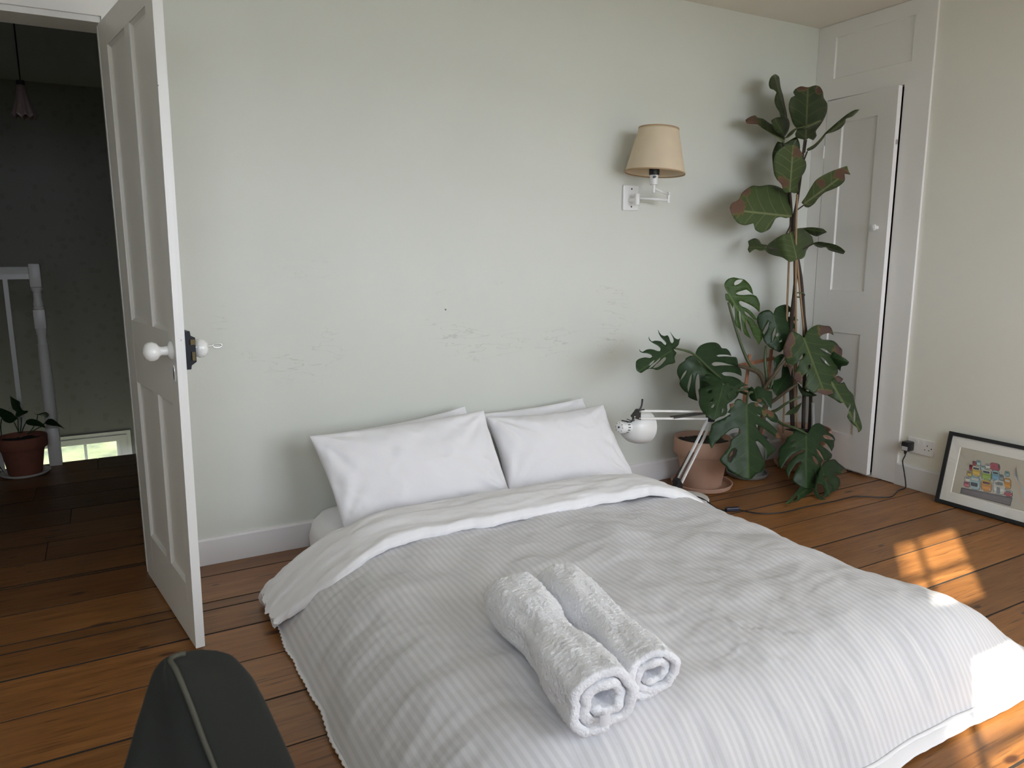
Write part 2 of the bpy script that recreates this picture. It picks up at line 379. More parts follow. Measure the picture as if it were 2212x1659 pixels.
# floors: one object per board on a dark sub-floor
fl = struct(MB().box(XL, 3.94, -1.5, 3.31, -0.09, -0.0022).build('floor', M_SUB), 'worn orange-brown pine floorboards of the bedroom')
def boards(parent, seams, x0, x1, material, joints, seed):
    rnd = random.Random(seed)
    for i in range(len(seams)-1):
        y0, y1 = sorted((seams[i], seams[i+1]))
        cuts = [x0] + sorted(joints.get(i, [])) + [x1]
        for a, b in zip(cuts[:-1], cuts[1:]):
            dz = rnd.uniform(-0.0012, 0.0004)
            b = MB().bbox(a+0.0012, b-0.0012, y0+0.0036, y1-0.0036, -0.012+dz, dz, 0.0012)
            o = b.build('floorboard', material, parent); o.data.materials.append(M_SUB)   # grimy edges in the joints
            for f in o.data.polygons: f.material_index = 0 if f.normal.z > 0.9 else 1
seams = [3.31, 3.054, 2.81, 2.743, 2.56, 2.32, 2.07, 1.83, 1.58, 1.34, 1.10, 0.86, 0.62, 0.38, 0.14, -0.10, -0.34, -0.58, -0.82, -1.06, -1.30, -1.52]
boards(fl, seams, XL, 3.83, M_WOOD, {4: [-0.55], 9: [2.9], 6: [-0.9], 1: [1.4], 12: [1.2]}, 3)
fh = struct(MB().box(-1.8, 0.9, 3.31, 5.27, -0.22, -0.0022).build('floor_landing', M_SUB), 'dark floorboards of the landing beyond the open door')
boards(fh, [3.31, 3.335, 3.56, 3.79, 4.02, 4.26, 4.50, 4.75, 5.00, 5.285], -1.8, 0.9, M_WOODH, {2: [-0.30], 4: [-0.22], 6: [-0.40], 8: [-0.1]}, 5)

def wall_holes(mb, x0, x1, z0, z1, y0, y1, holes):
    """wall slab between y0 and y1 with rectangular openings"""
    xs = sorted({x0, x1, *[h[0] for h in holes], *[h[1] for h in holes]})
    for a, b in zip(xs[:-1], xs[1:]):
        hs = sorted([(h[2], h[3]) for h in holes if h[0] <= a+1e-6 and h[1] >= b-1e-6])
        z = z0
        for h0, h1 in hs:
            if h0 > z+1e-6: mb.box(a, b, y0, y1, z, h0)
            z = h1
        if z < z1-1e-6: mb.box(a, b, y0, y1, z, z1)
    return mb
struct(wall_holes(MB(), -1.9, 3.94, -0.09, H, YB, 3.305, [(-0.72, 0.085, -0.09, 2.098)]).build('wall_back', M_WALL), 'pale sage green wall behind the bed, scuffed at pillow height')
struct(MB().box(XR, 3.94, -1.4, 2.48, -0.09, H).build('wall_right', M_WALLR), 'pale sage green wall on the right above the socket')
struct(MB().box(XL-0.1, XL, -0.55, 3.305, -0.09, H).build('wall_left', M_WALL))
wf = wall_holes(MB(), XL, 0.62, -0.09, H, -0.55, YF, [WA, WC]); wall_holes(wf, 0.62, 3.94, -0.09, H, -1.0, -0.9, [WB]); wf.box(0.62, 0.72, -0.9, YF, -0.09, H)
struct(wf.build('wall_front', M_WALL))
struct(MB().box(-1.9, 3.94, -0.55, 3.305, H, H+0.1).box(0.62, 3.94, -1.5, -0.55, H, H+0.1).build('ceiling', M_CEIL), 'cream painted ceiling above the cupboard corner')
def skirting(name, f, length, h, label):
    prof = [(0, 0.0), (0.016, 0.0), (0.016, h-0.010), (0.011, h-0.002), (0, h)]
    b = MB().prism(prof, lambda d, z: f(0, d, z), lambda d, z: f(length, d, z))
    struct(b.build(name, M_SKIRT), label)
skirting('baseboard_back', lambda l, d, z: (0.175+l, YB-d, z), XC-0.175, 0.116, 'white skirting board along the green wall behind the bed')
skirting('baseboard_right', lambda l, d, z: (XR-d, -1.4+l, z), 2.474+1.4, 0.126, 'white skirting board below the socket on the right wall')

# front windows (behind the camera): frames, bars and panes
def sash(name, holes, x0, x1, z0, z1, yc, label, thick=0.05):
    f = struct(wall_holes(MB(), x0, x1, z0, z1, yc-thick/2, yc+thick/2, holes).build(name, M_WHITE), label)
    for h in holes:
        MB().box(h[0]-0.004, h[1]+0.004, yc-0.002, yc+0.002, h[2]-0.004, h[3]+0.004).build('pane', M_GLASS, f)
    return f
def lights(xs, zs):
    return [(a, b, c, d) for a, b in xs for c, d in zs]
ha = [(-0.06, 0.084, 2.112, 2.347), (0.106, 0.38, 2.112, 2.347), (-0.06, 0.084, 1.885, 2.088), (0.106, 0.38, 1.885, 2.088)]
ha += lights([(0.106, 0.38)], [(1.12, 1.38), (1.40, 1.665)]) + lights([(-0.06, 0.084)], [(1.12, 1.31), (1.33, 1.50)])
sash('window_1', ha, *WA, -0.50, 'narrow sash window behind the camera', 0.014)
hb = lights([(1.36, 1.88), (1.905, 2.43), (2.53, 3.05), (3.075, 3.60)], [(0.76, 1.21), (1.235, 1.58), (1.65, 2.00), (2.025, 2.38)])
hc = lights([(-0.92, -0.60), (-0.58, -0.26)], [(1.12, 1.38), (1.40, 1.665), (1.885, 2.10), (2.12, 2.347)])
sash('added_fill_window', hc, *WC, -0.50, 'added sash window behind the camera, unseen, for fill light', 0.014)  # added window, out of view, brightens the room from the left
sash('window_2', hb, *WB, -0.95, 'wide sash window in the front wall')

# doorway casing
tb = MB()
tb.box(-0.82, 0.17, YB-0.022, YB, 2.108, 2.20)       # head architrave
tb.box(-0.82, 0.17, YB-0.034, YB-0.022, 2.168, 2.20)
tb.box(0.088, 0.17, YB-0.022, YB, 0, 2.108); tb.box(-0.82, -0.725, YB-0.022, YB, 0, 2.108)
tb.box(-0.72, 0.085, YB-0.01, 3.33, 2.088, 2.108)    # head lining
tb.box(0.073, 0.088, 3.22, 3.33, 0, 2.088); tb.box(-0.725, -0.708, YB-0.01, 3.33, 0, 2.088)
struct(tb.build('trim_1', M_WHITE), 'white door casing and lintel above the open doorway')

# bedroom door: hung on the right side of the opening, swung into the room
HX, HY, LW, LT = 0.075, 3.170, 0.722, 0.028
def leaf_pt(a, z, t):
    """a: distance from hinge, z: height, t: through the thickness (0 = face towards the landing side)"""
    ang = math.radians(8.0 + 1.0*z)
    return (HX + math.sin(ang)*a + math.cos(ang)*t, HY - math.cos(ang)*a + math.sin(ang)*t, z)
def warp_box(mb, a0, a1, z0, z1, t0, t1):
    pts = [leaf_pt(a, z, t) for z in (z0, z1) for (a, t) in ((a0,t0),(a1,t0),(a1,t1),(a0,t1))]
    return mb.add(pts, [(0,3,2,1),(4,5,6,7),(0,1,5,4),(1,2,6,5),(2,3,7,6),(3,0,4,7)])
ZT = 2.08
pan = [(0.122, 0.372, 1.045, 1.985), (0.437, 0.640, 1.045, 1.985), (0.112, 0.358, 0.212, 0.808), (0.437, 0.632, 0.212, 0.808)]
db = MB()
warp_box(db, 0.0, 0.118, 0.012, ZT, 0, LT); warp_box(db, 0.640, LW-0.001, 0.012, ZT, 0.0004, LT-0.0004)
for z0, z1 in ((0.012, 0.208), (0.812, 1.041), (1.989, ZT)): warp_box(db, 0.1182, 0.6398, z0, z1, 0.0003, LT-0.0003)
for z0, z1 in ((0.2082, 0.8118), (1.0412, 1.9888)): warp_box(db, 0.372, 0.437, z0, z1, 0.0003, LT-0.0003)
door = db.build('door_1', M_DOOR, base=(HX, HY, 0)); struct(door, 'open white four-panel door seen almost edge-on, paint chipped along its edge')
eb = MB(); warp_box(eb, LW-0.001, LW+0.0005, 0.012, ZT, 0, LT)
e_ = eb.build('door_edge', M_EDGE, door); e_['label'] = 'white door edge with chipped paint'
for a0, a1, z0, z1 in pan:
    a0 -= 0.006; a1 += 0.006; z0 -= 0.006; z1 += 0.006
    pb = MB()
    for side in (0, 1):
        tf = (lambda d: d) if side == 0 else (lambda d: LT-d)
        rings = [(0.0, 0.002), (0.012, 0.0105), (0.020, 0.0118)]
        vs = []
        for off, dep in rings:
            for a, z in ((a0+off, z0+off), (a1-off, z0+off), (a1-off, z1-off), (a0+off, z1-off)): vs.append(leaf_pt(a, z, tf(dep)))
        fs = []
        for r in range(len(rings)-1):
            for k in range(4): fs.append((r*4+k, r*4+(k+1) % 4, (r+1)*4+(k+1) % 4, (r+1)*4+k))
        fs.append(tuple(8+k for k in range(4)))
        pb.add(vs, fs)
    pb.build('door_panel', M_DOOR, door)
def leaf_axis(a, z, side):
    p = Vector(leaf_pt(a, z, 0 if side < 0 else LT)); q = Vector(leaf_pt(a, z, 1.0)) - Vector(leaf_pt(a, z, 0.0))
    return p, q*(1 if side > 0 else -1)
for side in (-1, 1):
    p, ax = leaf_axis(0.668, 0.985, side)
    kb = MB().lathe([(0.0,0.0),(0.030,0.0),(0.030,0.004),(0.024,0.009),(0.015,0.013),(0.0135,0.030),(0.017,0.036),(0.026,0.043),(0.0305,0.055),(0.029,0.067),(0.022,0.076),(0.010,0.081),(0.0,0.082)], p, ax, 28)
    k = kb.build('door_knob', M_CERAM, door, angle=40); k['label'] = 'white ceramic door knob'
p, ax = leaf_axis(0.690, 0.915, -1)
esc = MB()
u = (Vector(leaf_pt(0.70, 0.915, 0))-Vector(leaf_pt(0.69, 0.915, 0))).normalized()
ring = [(0.009*math.cos(t), 0.027*math.sin(t)) for t in np.linspace(0, 2*math.pi, 21)[:-1]]
esc.prism(ring, lambda x, y: p+u*x+Vector((0,0,y)), lambda x, y: p+u*x*0.9+Vector((0,0,y*0.95))+ax*0.003)
e_ = esc.build('keyhole_cover', M_CERAM, door)
kh = MB().prism([(x*0.45, y*0.75) for x, y in ring], lambda x, y: p+u*(x+0.001)+Vector((0,0,y))+ax*0.0031, lambda x, y: p+u*(x+0.001)+Vector((0,0,y))+ax*0.0036)
kh.build('keyhole', M_HOLE, e_)
# black rim lock on the far face with its key
lk = MB()
outl = [(0.0, 0.928), (0.013, 0.928), (0.015, 0.940), (0.030, 0.950), (0.030, 1.025), (0.017, 1.032), (0.015, 1.046), (0.0, 1.046)]
lk.prism(outl, lambda t, z: leaf_pt(0.600, z, LT+t), lambda t, z: leaf_pt(LW+0.001, z, LT+t))
lock = lk.build('rim_lock', M_BLACKM, door); lock['label'] = 'black iron rim lock'
for z0, z1, t0, t1 in ((1.004, 1.020, 0.014, 0.029), (0.955, 0.982, 0.017, 0.026)):
    b = MB(); warp_box(b, LW+0.001, LW+0.006, z0, z1, LT+t0, LT+t1)
    b.build('lock_bolt', M_BRASS, lock)
kp, kax = leaf_axis(0.690, 0.992, 1)
kb = MB().tube([kp+kax*0.02, kp+kax*0.092], 0.0026, 10)
o0 = kp+kax*0.104
kb.tube([o0+(kax*math.cos(t)*0.014+Vector((0,0,1))*math.sin(t)*0.0065) for t in np.linspace(0, 2*math.pi, 20)], 0.0022, 8, caps=False)
kk = kb.build('key', M_STEEL, lock, angle=40); kk['label'] = 'steel key in the lock'

# cupboard front in the right-hand corner
ct = MB()
YH, YL, CT = 3.092, 2.615, 2.150
def cbox(y0, y1, z0, z1, x0=XC, x1=XC+0.045): ct.box(x0, x1, y0, y1, z0, z1)
cbox(YH, YB-0.001, 0, H-0.002); cbox(2.468, YL, 0.004, 2.262); cbox(2.468, 2.586, 2.262, 2.488); cbox(2.468, YL, 2.488, H-0.002); cbox(YL, YH, CT, 2.262); cbox(YL, YH, 2.488, H-0.002)
cbox(3.064, YH, 2.262, 2.488)
cbox(YL-0.02, YH+0.02, 0, 0.012, XC+0.005)
trim2 = struct(ct.build('trim_2', M_WHITE), 'white panelled cupboard frame built into the corner')
pb = MB()
def rec_panel(mb, f, a0, a1, z0, z1, rings):
    vs = []
    for off, dep in rings:
        for a, z in ((a0+off, z0+off), (a1-off, z0+off), (a1-off, z1-off), (a0+off, z1-off)): vs.append(f(a, z, dep))
    fs = []
    for r in range(len(rings)-1):
        for k in range(4): fs.append((r*4+k, r*4+(k+1) % 4, (r+1)*4+(k+1) % 4, (r+1)*4+k))
    n = (len(rings)-1)*4; fs.append((n, n+1, n+2, n+3)); return mb.add(vs, fs)
rec_panel(pb, lambda a, z, d: (XC+d, a, z), 2.584, 3.066, 2.260, 2.490, [(0, 0.002), (0.006, 0.009), (0.008, 0.0095)])
pb.build('cupboard_top_panel', M_WHITE, trim2)
# dark cupboard interior
ib = MB()
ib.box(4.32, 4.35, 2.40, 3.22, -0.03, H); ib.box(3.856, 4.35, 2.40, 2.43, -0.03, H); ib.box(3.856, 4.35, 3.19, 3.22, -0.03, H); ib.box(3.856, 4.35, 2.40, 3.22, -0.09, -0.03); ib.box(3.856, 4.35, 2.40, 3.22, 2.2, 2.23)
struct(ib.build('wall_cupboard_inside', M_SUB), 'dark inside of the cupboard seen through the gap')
CA = math.radians(4.6)
def cup_pt(a, z, t):
    """a from hinge towards the room front, t: depth behind the face"""
    return (XC-0.002 - math.sin(CA)*a + math.cos(CA)*t, YH-0.004 - math.cos(CA)*a - math.sin(CA)*t, z)
CW, CTK = 0.470, 0.028
def cup_box(mb, a0, a1, z0, z1, t0=0, t1=CTK):
    pts = [cup_pt(a, z, t) for z in (z0, z1) for (a, t) in ((a0,t0),(a1,t0),(a1,t1),(a0,t1))]
    return mb.add(pts, [(0,3,2,1),(4,5,6,7),(0,1,5,4),(1,2,6,5),(2,3,7,6),(3,0,4,7)])
cb = MB(); Z0, Z1 = 0.018, CT-0.006
cup_box(cb, 0, 0.113, Z0, Z1); cup_box(cb, 0.352, CW, Z0, Z1)
for z0, z1 in ((Z0, 0.219), (0.815, 1.060), (2.012, Z1)): cup_box(cb, 0.113, 0.352, z0, z1, 0.0003, CTK-0.0003)
cd2 = struct(cb.build('door_2', M_WHITE, base=(XC, YH, 0)), 'white two-panel cupboard door standing slightly ajar in the corner')
for z0, z1 in ((0.219, 0.815), (1.060, 2.012)):
    b = MB(); rec_panel(b, cup_pt, 0.111, 0.354, z0-0.002, z1+0.002, [(0, 0.0015), (0.007, 0.010), (0.010, 0.0105)])
    b.build('cupboard_panel', M_WHITE, cd2)
kp = Vector(cup_pt(0.405, 1.413, 0)); kx = Vector(cup_pt(0.4, 1.4, -1))-Vector(cup_pt(0.4, 1.4, 0))
k = MB().lathe([(0,0),(0.011,0),(0.010,0.008),(0.009,0.012),(0.015,0.017),(0.019,0.025),(0.017,0.032),(0.009,0.037),(0,0.038)], kp, kx, 24).build('cupboard_knob', M_CERAM, cd2, angle=40)
k['label'] = 'small round white cupboard knob'
for z in (0.45, 1.86):
    MB().tube([cup_pt(-0.003, z-0.035, -0.004), cup_pt(-0.003, z+0.035, -0.004)], 0.005, 10).build('hinge', M_WHITE, cd2)
cb2 = MB(); cup_box(cb2, CW, CW+0.008, 1.845, 1.870, 0.009, 0.019); cb2.build('latch', M_STEEL, cd2)

# ---------------------------------------------------------------- landing and stairwell
def wallpaper():
    M = bpy.data.materials.new('faded_wallpaper'); M.use_nodes = True; nt = M.node_tree; p = nt.nodes['Principled BSDF']
    tc = nt.nodes.new('ShaderNodeTexCoord')
    v = N(nt, 'ShaderNodeTexVoronoi', Scale=13.0); nt.links.new(tc.outputs['Object'], v.inputs['Vector'])
    n = N(nt, 'ShaderNodeTexNoise', Scale=28.0, Detail=3.0); nt.links.new(tc.outputs['Object'], n.inputs['Vector'])
    f = math_node(nt, 'LESS_THAN', math_node(nt, 'ADD', v.outputs['Distance'], math_node(nt, 'MULTIPLY', n.outputs['Fac'], 0.5)), 0.52)
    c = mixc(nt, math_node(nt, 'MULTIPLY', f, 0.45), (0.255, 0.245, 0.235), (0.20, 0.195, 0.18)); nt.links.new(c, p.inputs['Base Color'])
    p.inputs['Roughness'].default_value = 0.75
    return M
M_WPAPER = wallpaper()
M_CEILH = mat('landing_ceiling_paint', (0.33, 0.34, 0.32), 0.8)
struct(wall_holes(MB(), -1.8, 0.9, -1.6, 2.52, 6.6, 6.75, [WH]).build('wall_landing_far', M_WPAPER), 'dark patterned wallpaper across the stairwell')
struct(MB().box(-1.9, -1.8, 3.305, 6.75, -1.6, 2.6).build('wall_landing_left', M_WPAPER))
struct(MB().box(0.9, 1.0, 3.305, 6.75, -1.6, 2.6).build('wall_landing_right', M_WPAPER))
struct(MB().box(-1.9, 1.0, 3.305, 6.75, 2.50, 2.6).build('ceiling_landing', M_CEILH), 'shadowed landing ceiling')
struct(MB().box(-1.9, 1.0, 5.2, 6.75, -1.7, -1.6).build('floor_stairs', M_SUB))
struct(MB().box(-1.8, 0.9, 5.262, 5.275, -0.30, -0.03).build('trim_3', M_SUB), 'dark edge of the landing above the stairs')
wz = MB()
x0, x1, z0, z1 = WH
for d, y0, y1 in ((0.075, 6.575, 6.6), (0.045, 6.56, 6.575)):
    wz.box(x0-d, x1+d, y0, y1, z1, z1+d); wz.box(x1, x1+d, y0, y1, z0, z1); wz.box(x0-d, x0, y0, y1, z0, z1)
struct(wz.build('trim_4', M_WHITE), 'white moulded casing of the low stair window')
hw = lights([(x0+0.03, -0.215), (-0.195, x1-0.03)], [(-1.42, -1.02), (-1.0, -0.62), (-0.60, -0.212)])
sash('window_3', hw, x0, x1, z0, z1, 6.68, 'white framed stair window showing sunlit grass', 0.04)
# balustrade along the landing edge
bl = thing('balustrade', 'white painted banister with turned newel post at the edge of the dark landing', 'banister', (-0.325, 5.24, 0))
nx, ny, a = -0.325, 5.24, 0.030
def sqblock(z0, z1, r=a, top=0.0):
    b = MB().bbox(nx-r, nx+r, ny-r, ny+r, z0, z1, 0.003); return b
nb = MB().bbox(nx-a, nx+a, ny-a, ny+a, 1.085, 1.225, 0.008)
nb.bbox(nx-a, nx+a, ny-a, ny+a, 0.842, 0.955, 0.003); nb.bbox(nx-a-0.004, nx+a+0.004, ny-a-0.004, ny+a+0.004, 0.0, 0.235, 0.003)
nb.lathe([(0.020,0.955),(0.029,0.958),(0.029,0.968),(0.025,0.972),(0.029,0.985),(0.025,1.0),(0.022,1.02),(0.023,1.04),(0.024,1.045),(0.021,1.055),(0.030,1.072),(0.030,1.085)], (nx, ny, 0), n=20)
nb.lathe([(0.030,0.235),(0.033,0.245),(0.028,0.252),(0.033,0.262),(0.034,0.30),(0.033,0.5),(0.030,0.66),(0.028,0.735),(0.030,0.745),(0.025,0.755),(0.025,0.80),(0.028,0.812),(0.028,0.825),(0.030,0.842)], (nx, ny, 0), n=20)
nb.build('newel_post', M_WHITE, bl, angle=35)
hr = MB().prism([(-0.026,1.165),(0.026,1.165),(0.030,1.185),(0.022,1.205),(0,1.211),(-0.022,1.205),(-0.030,1.185)], lambda y, z: (-1.8, ny+y, z), lambda y, z: (nx-a, ny+y, z))
hr.prism([(-0.02,1.135),(0.02,1.135),(0.02,1.165),(-0.02,1.165)], lambda y, z: (-1.8, ny+y, z), lambda y, z: (nx-a, ny+y, z))
hr.build('handrail', M_WHITE, bl)
for x in np.arange(-0.475, -1.75, -0.125):
    MB().bbox(x-0.0125, x+0.0125, ny-0.0125, ny+0.0125, 0.0, 1.14, 0.002).build('baluster', M_WHITE, bl)
# pendant lamp over the landing
pl = thing('pendant_lamp', 'small fluted glass pendant lamp hanging over the dark landing', 'lamp', (-0.25, 4.5, 2.5))
MB().tube([(-0.25,4.5,2.5), (-0.25,4.5,2.10)], 0.0035, 6).build('cord', M_BLACK, pl)
MB().lathe([(0.0,2.50),(0.035,2.50),(0.035,2.485),(0.0,2.478)], (-0.25,4.5,0), n=20).build('ceiling_rose', M_CEILH, pl)
MB().lathe([(0.0,2.115),(0.017,2.112),(0.019,2.085),(0.0,2.082)], (-0.25,4.5,0), n=16).build('lamp_cap', M_BLACK, pl)
def flute(u, v):
    t = 2*math.pi*u; r = 0.017 + 0.034*v**1.4 + 0.005*v*v*math.cos(9*t)
    return (-0.25+math.cos(t)*r, 4.5+math.sin(t)*r, 2.09-0.15*v+0.008*v**3*math.cos(9*t))
sh = MB().grid(flute, 72, 10).build('lamp_shade', mat('pink_tinted_glass', (0.20, 0.15, 0.14), 0.35), pl, smooth=True)
sm = sh.modifiers.new('thick', 'SOLIDIFY'); sm.thickness = 0.002

# outside: ground and a grassy bank beyond the stair window
def grass():
    M = bpy.data.materials.new('grass_bank'); M.use_nodes = True; nt = M.node_tree; p = nt.nodes['Principled BSDF']
    tc = nt.nodes.new('ShaderNodeTexCoord'); mp = N(nt, 'ShaderNodeMapping'); mp.inputs['Scale'].default_value = (0.45, 1.3, 1.3); mp.inputs['Rotation'].default_value = (0, 0, 0.25)
    nt.links.new(tc.outputs['Object'], mp.inputs['Vector'])
    n = N(nt, 'ShaderNodeTexNoise', Scale=1.2, Detail=6.0, Roughness=0.7); nt.links.new(mp.outputs['Vector'], n.inputs['Vector'])
    c = ramp(nt, n.outputs['Fac'], [(0.38, (0.014, 0.020, 0.009)), (0.50, (0.050, 0.060, 0.022)), (0.66, (0.085, 0.095, 0.040))])
    nt.links.new(c, p.inputs['Base Color']); p.inputs['Roughness'].default_value = 0.9
    return M
gb = MB().grid(lambda u, v: (-40+80*u, -40+100*v, -3.2 + max(0.0, (-40+100*v)-11.5)*0.42 + 0.05*fbm(u*60, v*70, 1.0)), 80, 100)
struct(gb.build('ground_outside', grass(), smooth=True), 'sunlit green grass bank seen through the low stair window')

# unseen conifer shape, added to keep the sun out of the added window
tr_ = MB().grid(lambda u, v: (-5.17+math.cos(2*math.pi*u)*(0.02+0.56*math.sin(math.pi*min(1, 0.10+0.90*v))**0.30)+0.03*fbm(u*30, v*40, 2), -4.0+math.sin(2*math.pi*u)*(0.02+0.56*math.sin(math.pi*min(1, 0.10+0.90*v))**0.30), -3.2+10.4*v), 40, 50)
struct(tr_.build('sun_blocker_outside', mat('blocker_green', (0.03, 0.06, 0.03), 0.9, bump=1.0, bscale=20), smooth=True), 'unseen conifer-shaped sun blocker added outside the front windows')

# ---------------------------------------------------------------- bed
def uv_layer(o, name, fn):
    """fn(world vertex) -> (u, v)"""
    me = o.data; lay = me.uv_layers.new(name=name); off = origin_of(o)
    if o.parent is not None: off = origin_of(o)
    vals = [fn(v.co + off) for v in me.vertices]
    li = np.empty(len(me.loops), dtype=np.int32); me.loops.foreach_get('vertex_index', li)
    lay.data.foreach_set('uv', np.array(vals, dtype=np.float32)[li].ravel())
def sstep(a, b, x):
    t = min(1.0, max(0.0, (x-a)/(b-a))); return t*t*(3-2*t)
MX0, MX1, MY0, MY1, MH = 0.690, 2.10, 1.20, 3.155, 0.195
def matt(u, v):
    """rounded box, u around the plan outline, v from bottom to top centre"""
    r = 0.07
    prof = [(0.0, 0.012), (-0.02, 0.04), (-0.022, 0.10), (-0.012, 0.155), (0.02, 0.185), (0.06, 0.195), (0.3, 0.199), (0.70, 0.200)]
    s = v*(len(prof)-1); i = min(int(s), len(prof)-2); f = s-i
    ins = prof[i][0]*(1-f)+prof[i+1][0]*f; z = prof[i][1]*(1-f)+prof[i+1][1]*f
    hx, hy = (MX1-MX0)/2, (MY1-MY0)/2; cx, cy_ = (MX0+MX1)/2, (MY0+MY1)/2
    t = 2*math.pi*u; c, sn = math.cos(t), math.sin(t); n = 9.0
    k = (abs(c)**n+abs(sn)**n)**(-1/n)
    ex, ey = max(hx-ins, 0.001), max(hy-0.98*min(ins, 0.3)-max(0, ins-0.3)*1.6, 0.02)
    x, y = cx+c*k*ex, cy_+sn*k*ey
    wr = 0.006*fbm(x*9, y*9, z*22+3)*(1 if v < 0.75 else 0.3)
    return (x+c*wr, min(y+sn*wr, 3.160), max(0.003, z+wr*0.5))
mt = MB().grid(matt, 240, 28).build('mattress', M_SHEET, smooth=True, base=((MX0+MX1)/2, (MY0+MY1)/2, 0))
tag(mt, 'white low mattress on the floor, corner showing beside the skirting board', 'mattress')

DX0, DX1, DY0 = 0.445, 2.43, 1.02
TOP = 0.252
def ease(s, p): 
    s = min(1.0, max(0.0, s)); return 1-(1-s)**p
def duvet_z(x, y, wr=True):
    hl = ease((x-DX0)/0.40, 2.9); hr = ease((DX1-x)/0.37, 2.1); hf = ease((y-DY0)/0.32, 3.0)
    e = hl*hr*hf
    z = 0.014 + (TOP-0.014)*e
    z += 0.012*math.sin(math.pi*min(1, max(0, (x-0.6)/1.6)))*min(1.0, hf)   # a little crowned
    if wr:
        d = fbm(x*2.6, y*2.6, 4.2, 3)*0.020 + fbm(x*6.5+3, y*4.6, 1.1, 3)*0.008 + 0.0035*abs(fbm(x*9+7, y*16, 3.1, 3))
        # puckers running off the sides and the foot
        fl_ = (1-hf)*hf*4; ll = (1-hl)*hl*4; rl = (1-hr)*hr*4
        d += 0.017*fl_*fbm(x*15, y*3.0, 7.7, 3) + 0.024*ll*fbm(x*3.5, y*9, 2.2, 4) + 0.011*rl*fbm(x*3.5, y*14, 5.2, 2)
        # long diagonal folds in the left half of the cover
        w = sstep(1.35, 0.75, x)*hf
        q = (x*0.62 + y*0.95)*11.0 + 1.6*fbm(x*2, y*2, 9.0, 2)
        d += 0.010*w*(0.5+0.5*math.sin(q))**3
        # sharp little creases
        rr_ = fbm(x*5.5+11, y*6.5, 6.6, 2); d += 0.007*math.exp(-(rr_/0.035)**2)*max(0.0, fbm(x*1.9, y*1.9, 12.0, 2)-0.05)
        z += d*min(1.0, e*3+0.12)
    return max(0.006, z)
dv = thing('duvet', 'pale grey-white striped duvet spread over the mattress, its top edge turned back', 'duvet', (1.4, 1.9, 0))
def dgrid(u, v):
    x = DX0 + (DX1-DX0)*u; y = DY0 + (2.56-DY0)*v
    hemx = 0.012*fbm(y*5, 0.3, 8.0, 2) ; hemy = 0.018*fbm(x*4, 0.7, 3.0, 2)
    fx = (1-min(1, u/0.12)); fy = (1-min(1, v/0.15))
    # the foot corner on the right trails out on the floor
    tail = sstep(0.80, 1.0, u)*sstep(0.35, 0.0, v)
    xx = x + hemx*fx + 0.10*tail; yy = y + hemy*fy + 0.02*tail
    return (xx, yy, duvet_z(x, y))
cov = MB().grid(dgrid, 250, 200).build('duvet_cover', M_STRIPE, dv, smooth=True)
uv_layer(cov, 'cloth', lambda p: (p.x + 0.35*(p.z if p.x < 0.8 else 0), p.y))
# lower layer of the cover peeping out at the foot and the scalloped edging at the left
def under(u, v):
    x = 0.62 + 1.78*u; s = fbm(x*4, 0.7, 3.0, 2)
    y = DY0 - 0.030 + 0.018*s + 0.06*v
    return (x, y, 0.010 + 0.016*math.sin(math.pi*min(1, v*1.1)) + 0.003*fbm(x*20, v*2, 1, 2))
o = MB().grid(under, 160, 6).build('lower_hem', M_FOLD, dv, smooth=True)
pip = [Vector((x, DY0+0.018*fbm(x*4, 0.7, 3.0, 2)+0.001, 0.026+0.002*fbm(x*9, 2, 2, 2))) for x in np.linspace(0.66, 2.36, 90)]
MB().tube(pip, 0.0055, 6).build('hem_piping', M_FOLD, dv, smooth=True)
sc = MB()
def lace(u, v):
    y = 1.06 + 1.50*u; hemx = 0.012*fbm(y*5, 0.3, 8.0, 2)
    w = 0.022 + 0.004*abs(math.sin(y*math.pi/0.026))
    return (DX0 + hemx + 0.014 - w*v, y, 0.022 - 0.012*v + 0.004*math.sin(v*9))
lc = sc.grid(lace, 520, 5).build('scalloped_edging', M_FOLD, dv, smooth=True); lc['label'] = 'white scalloped edging along the left side'
lm = lc.modifiers.new('thick', 'SOLIDIFY'); lm.thickness = 0.003
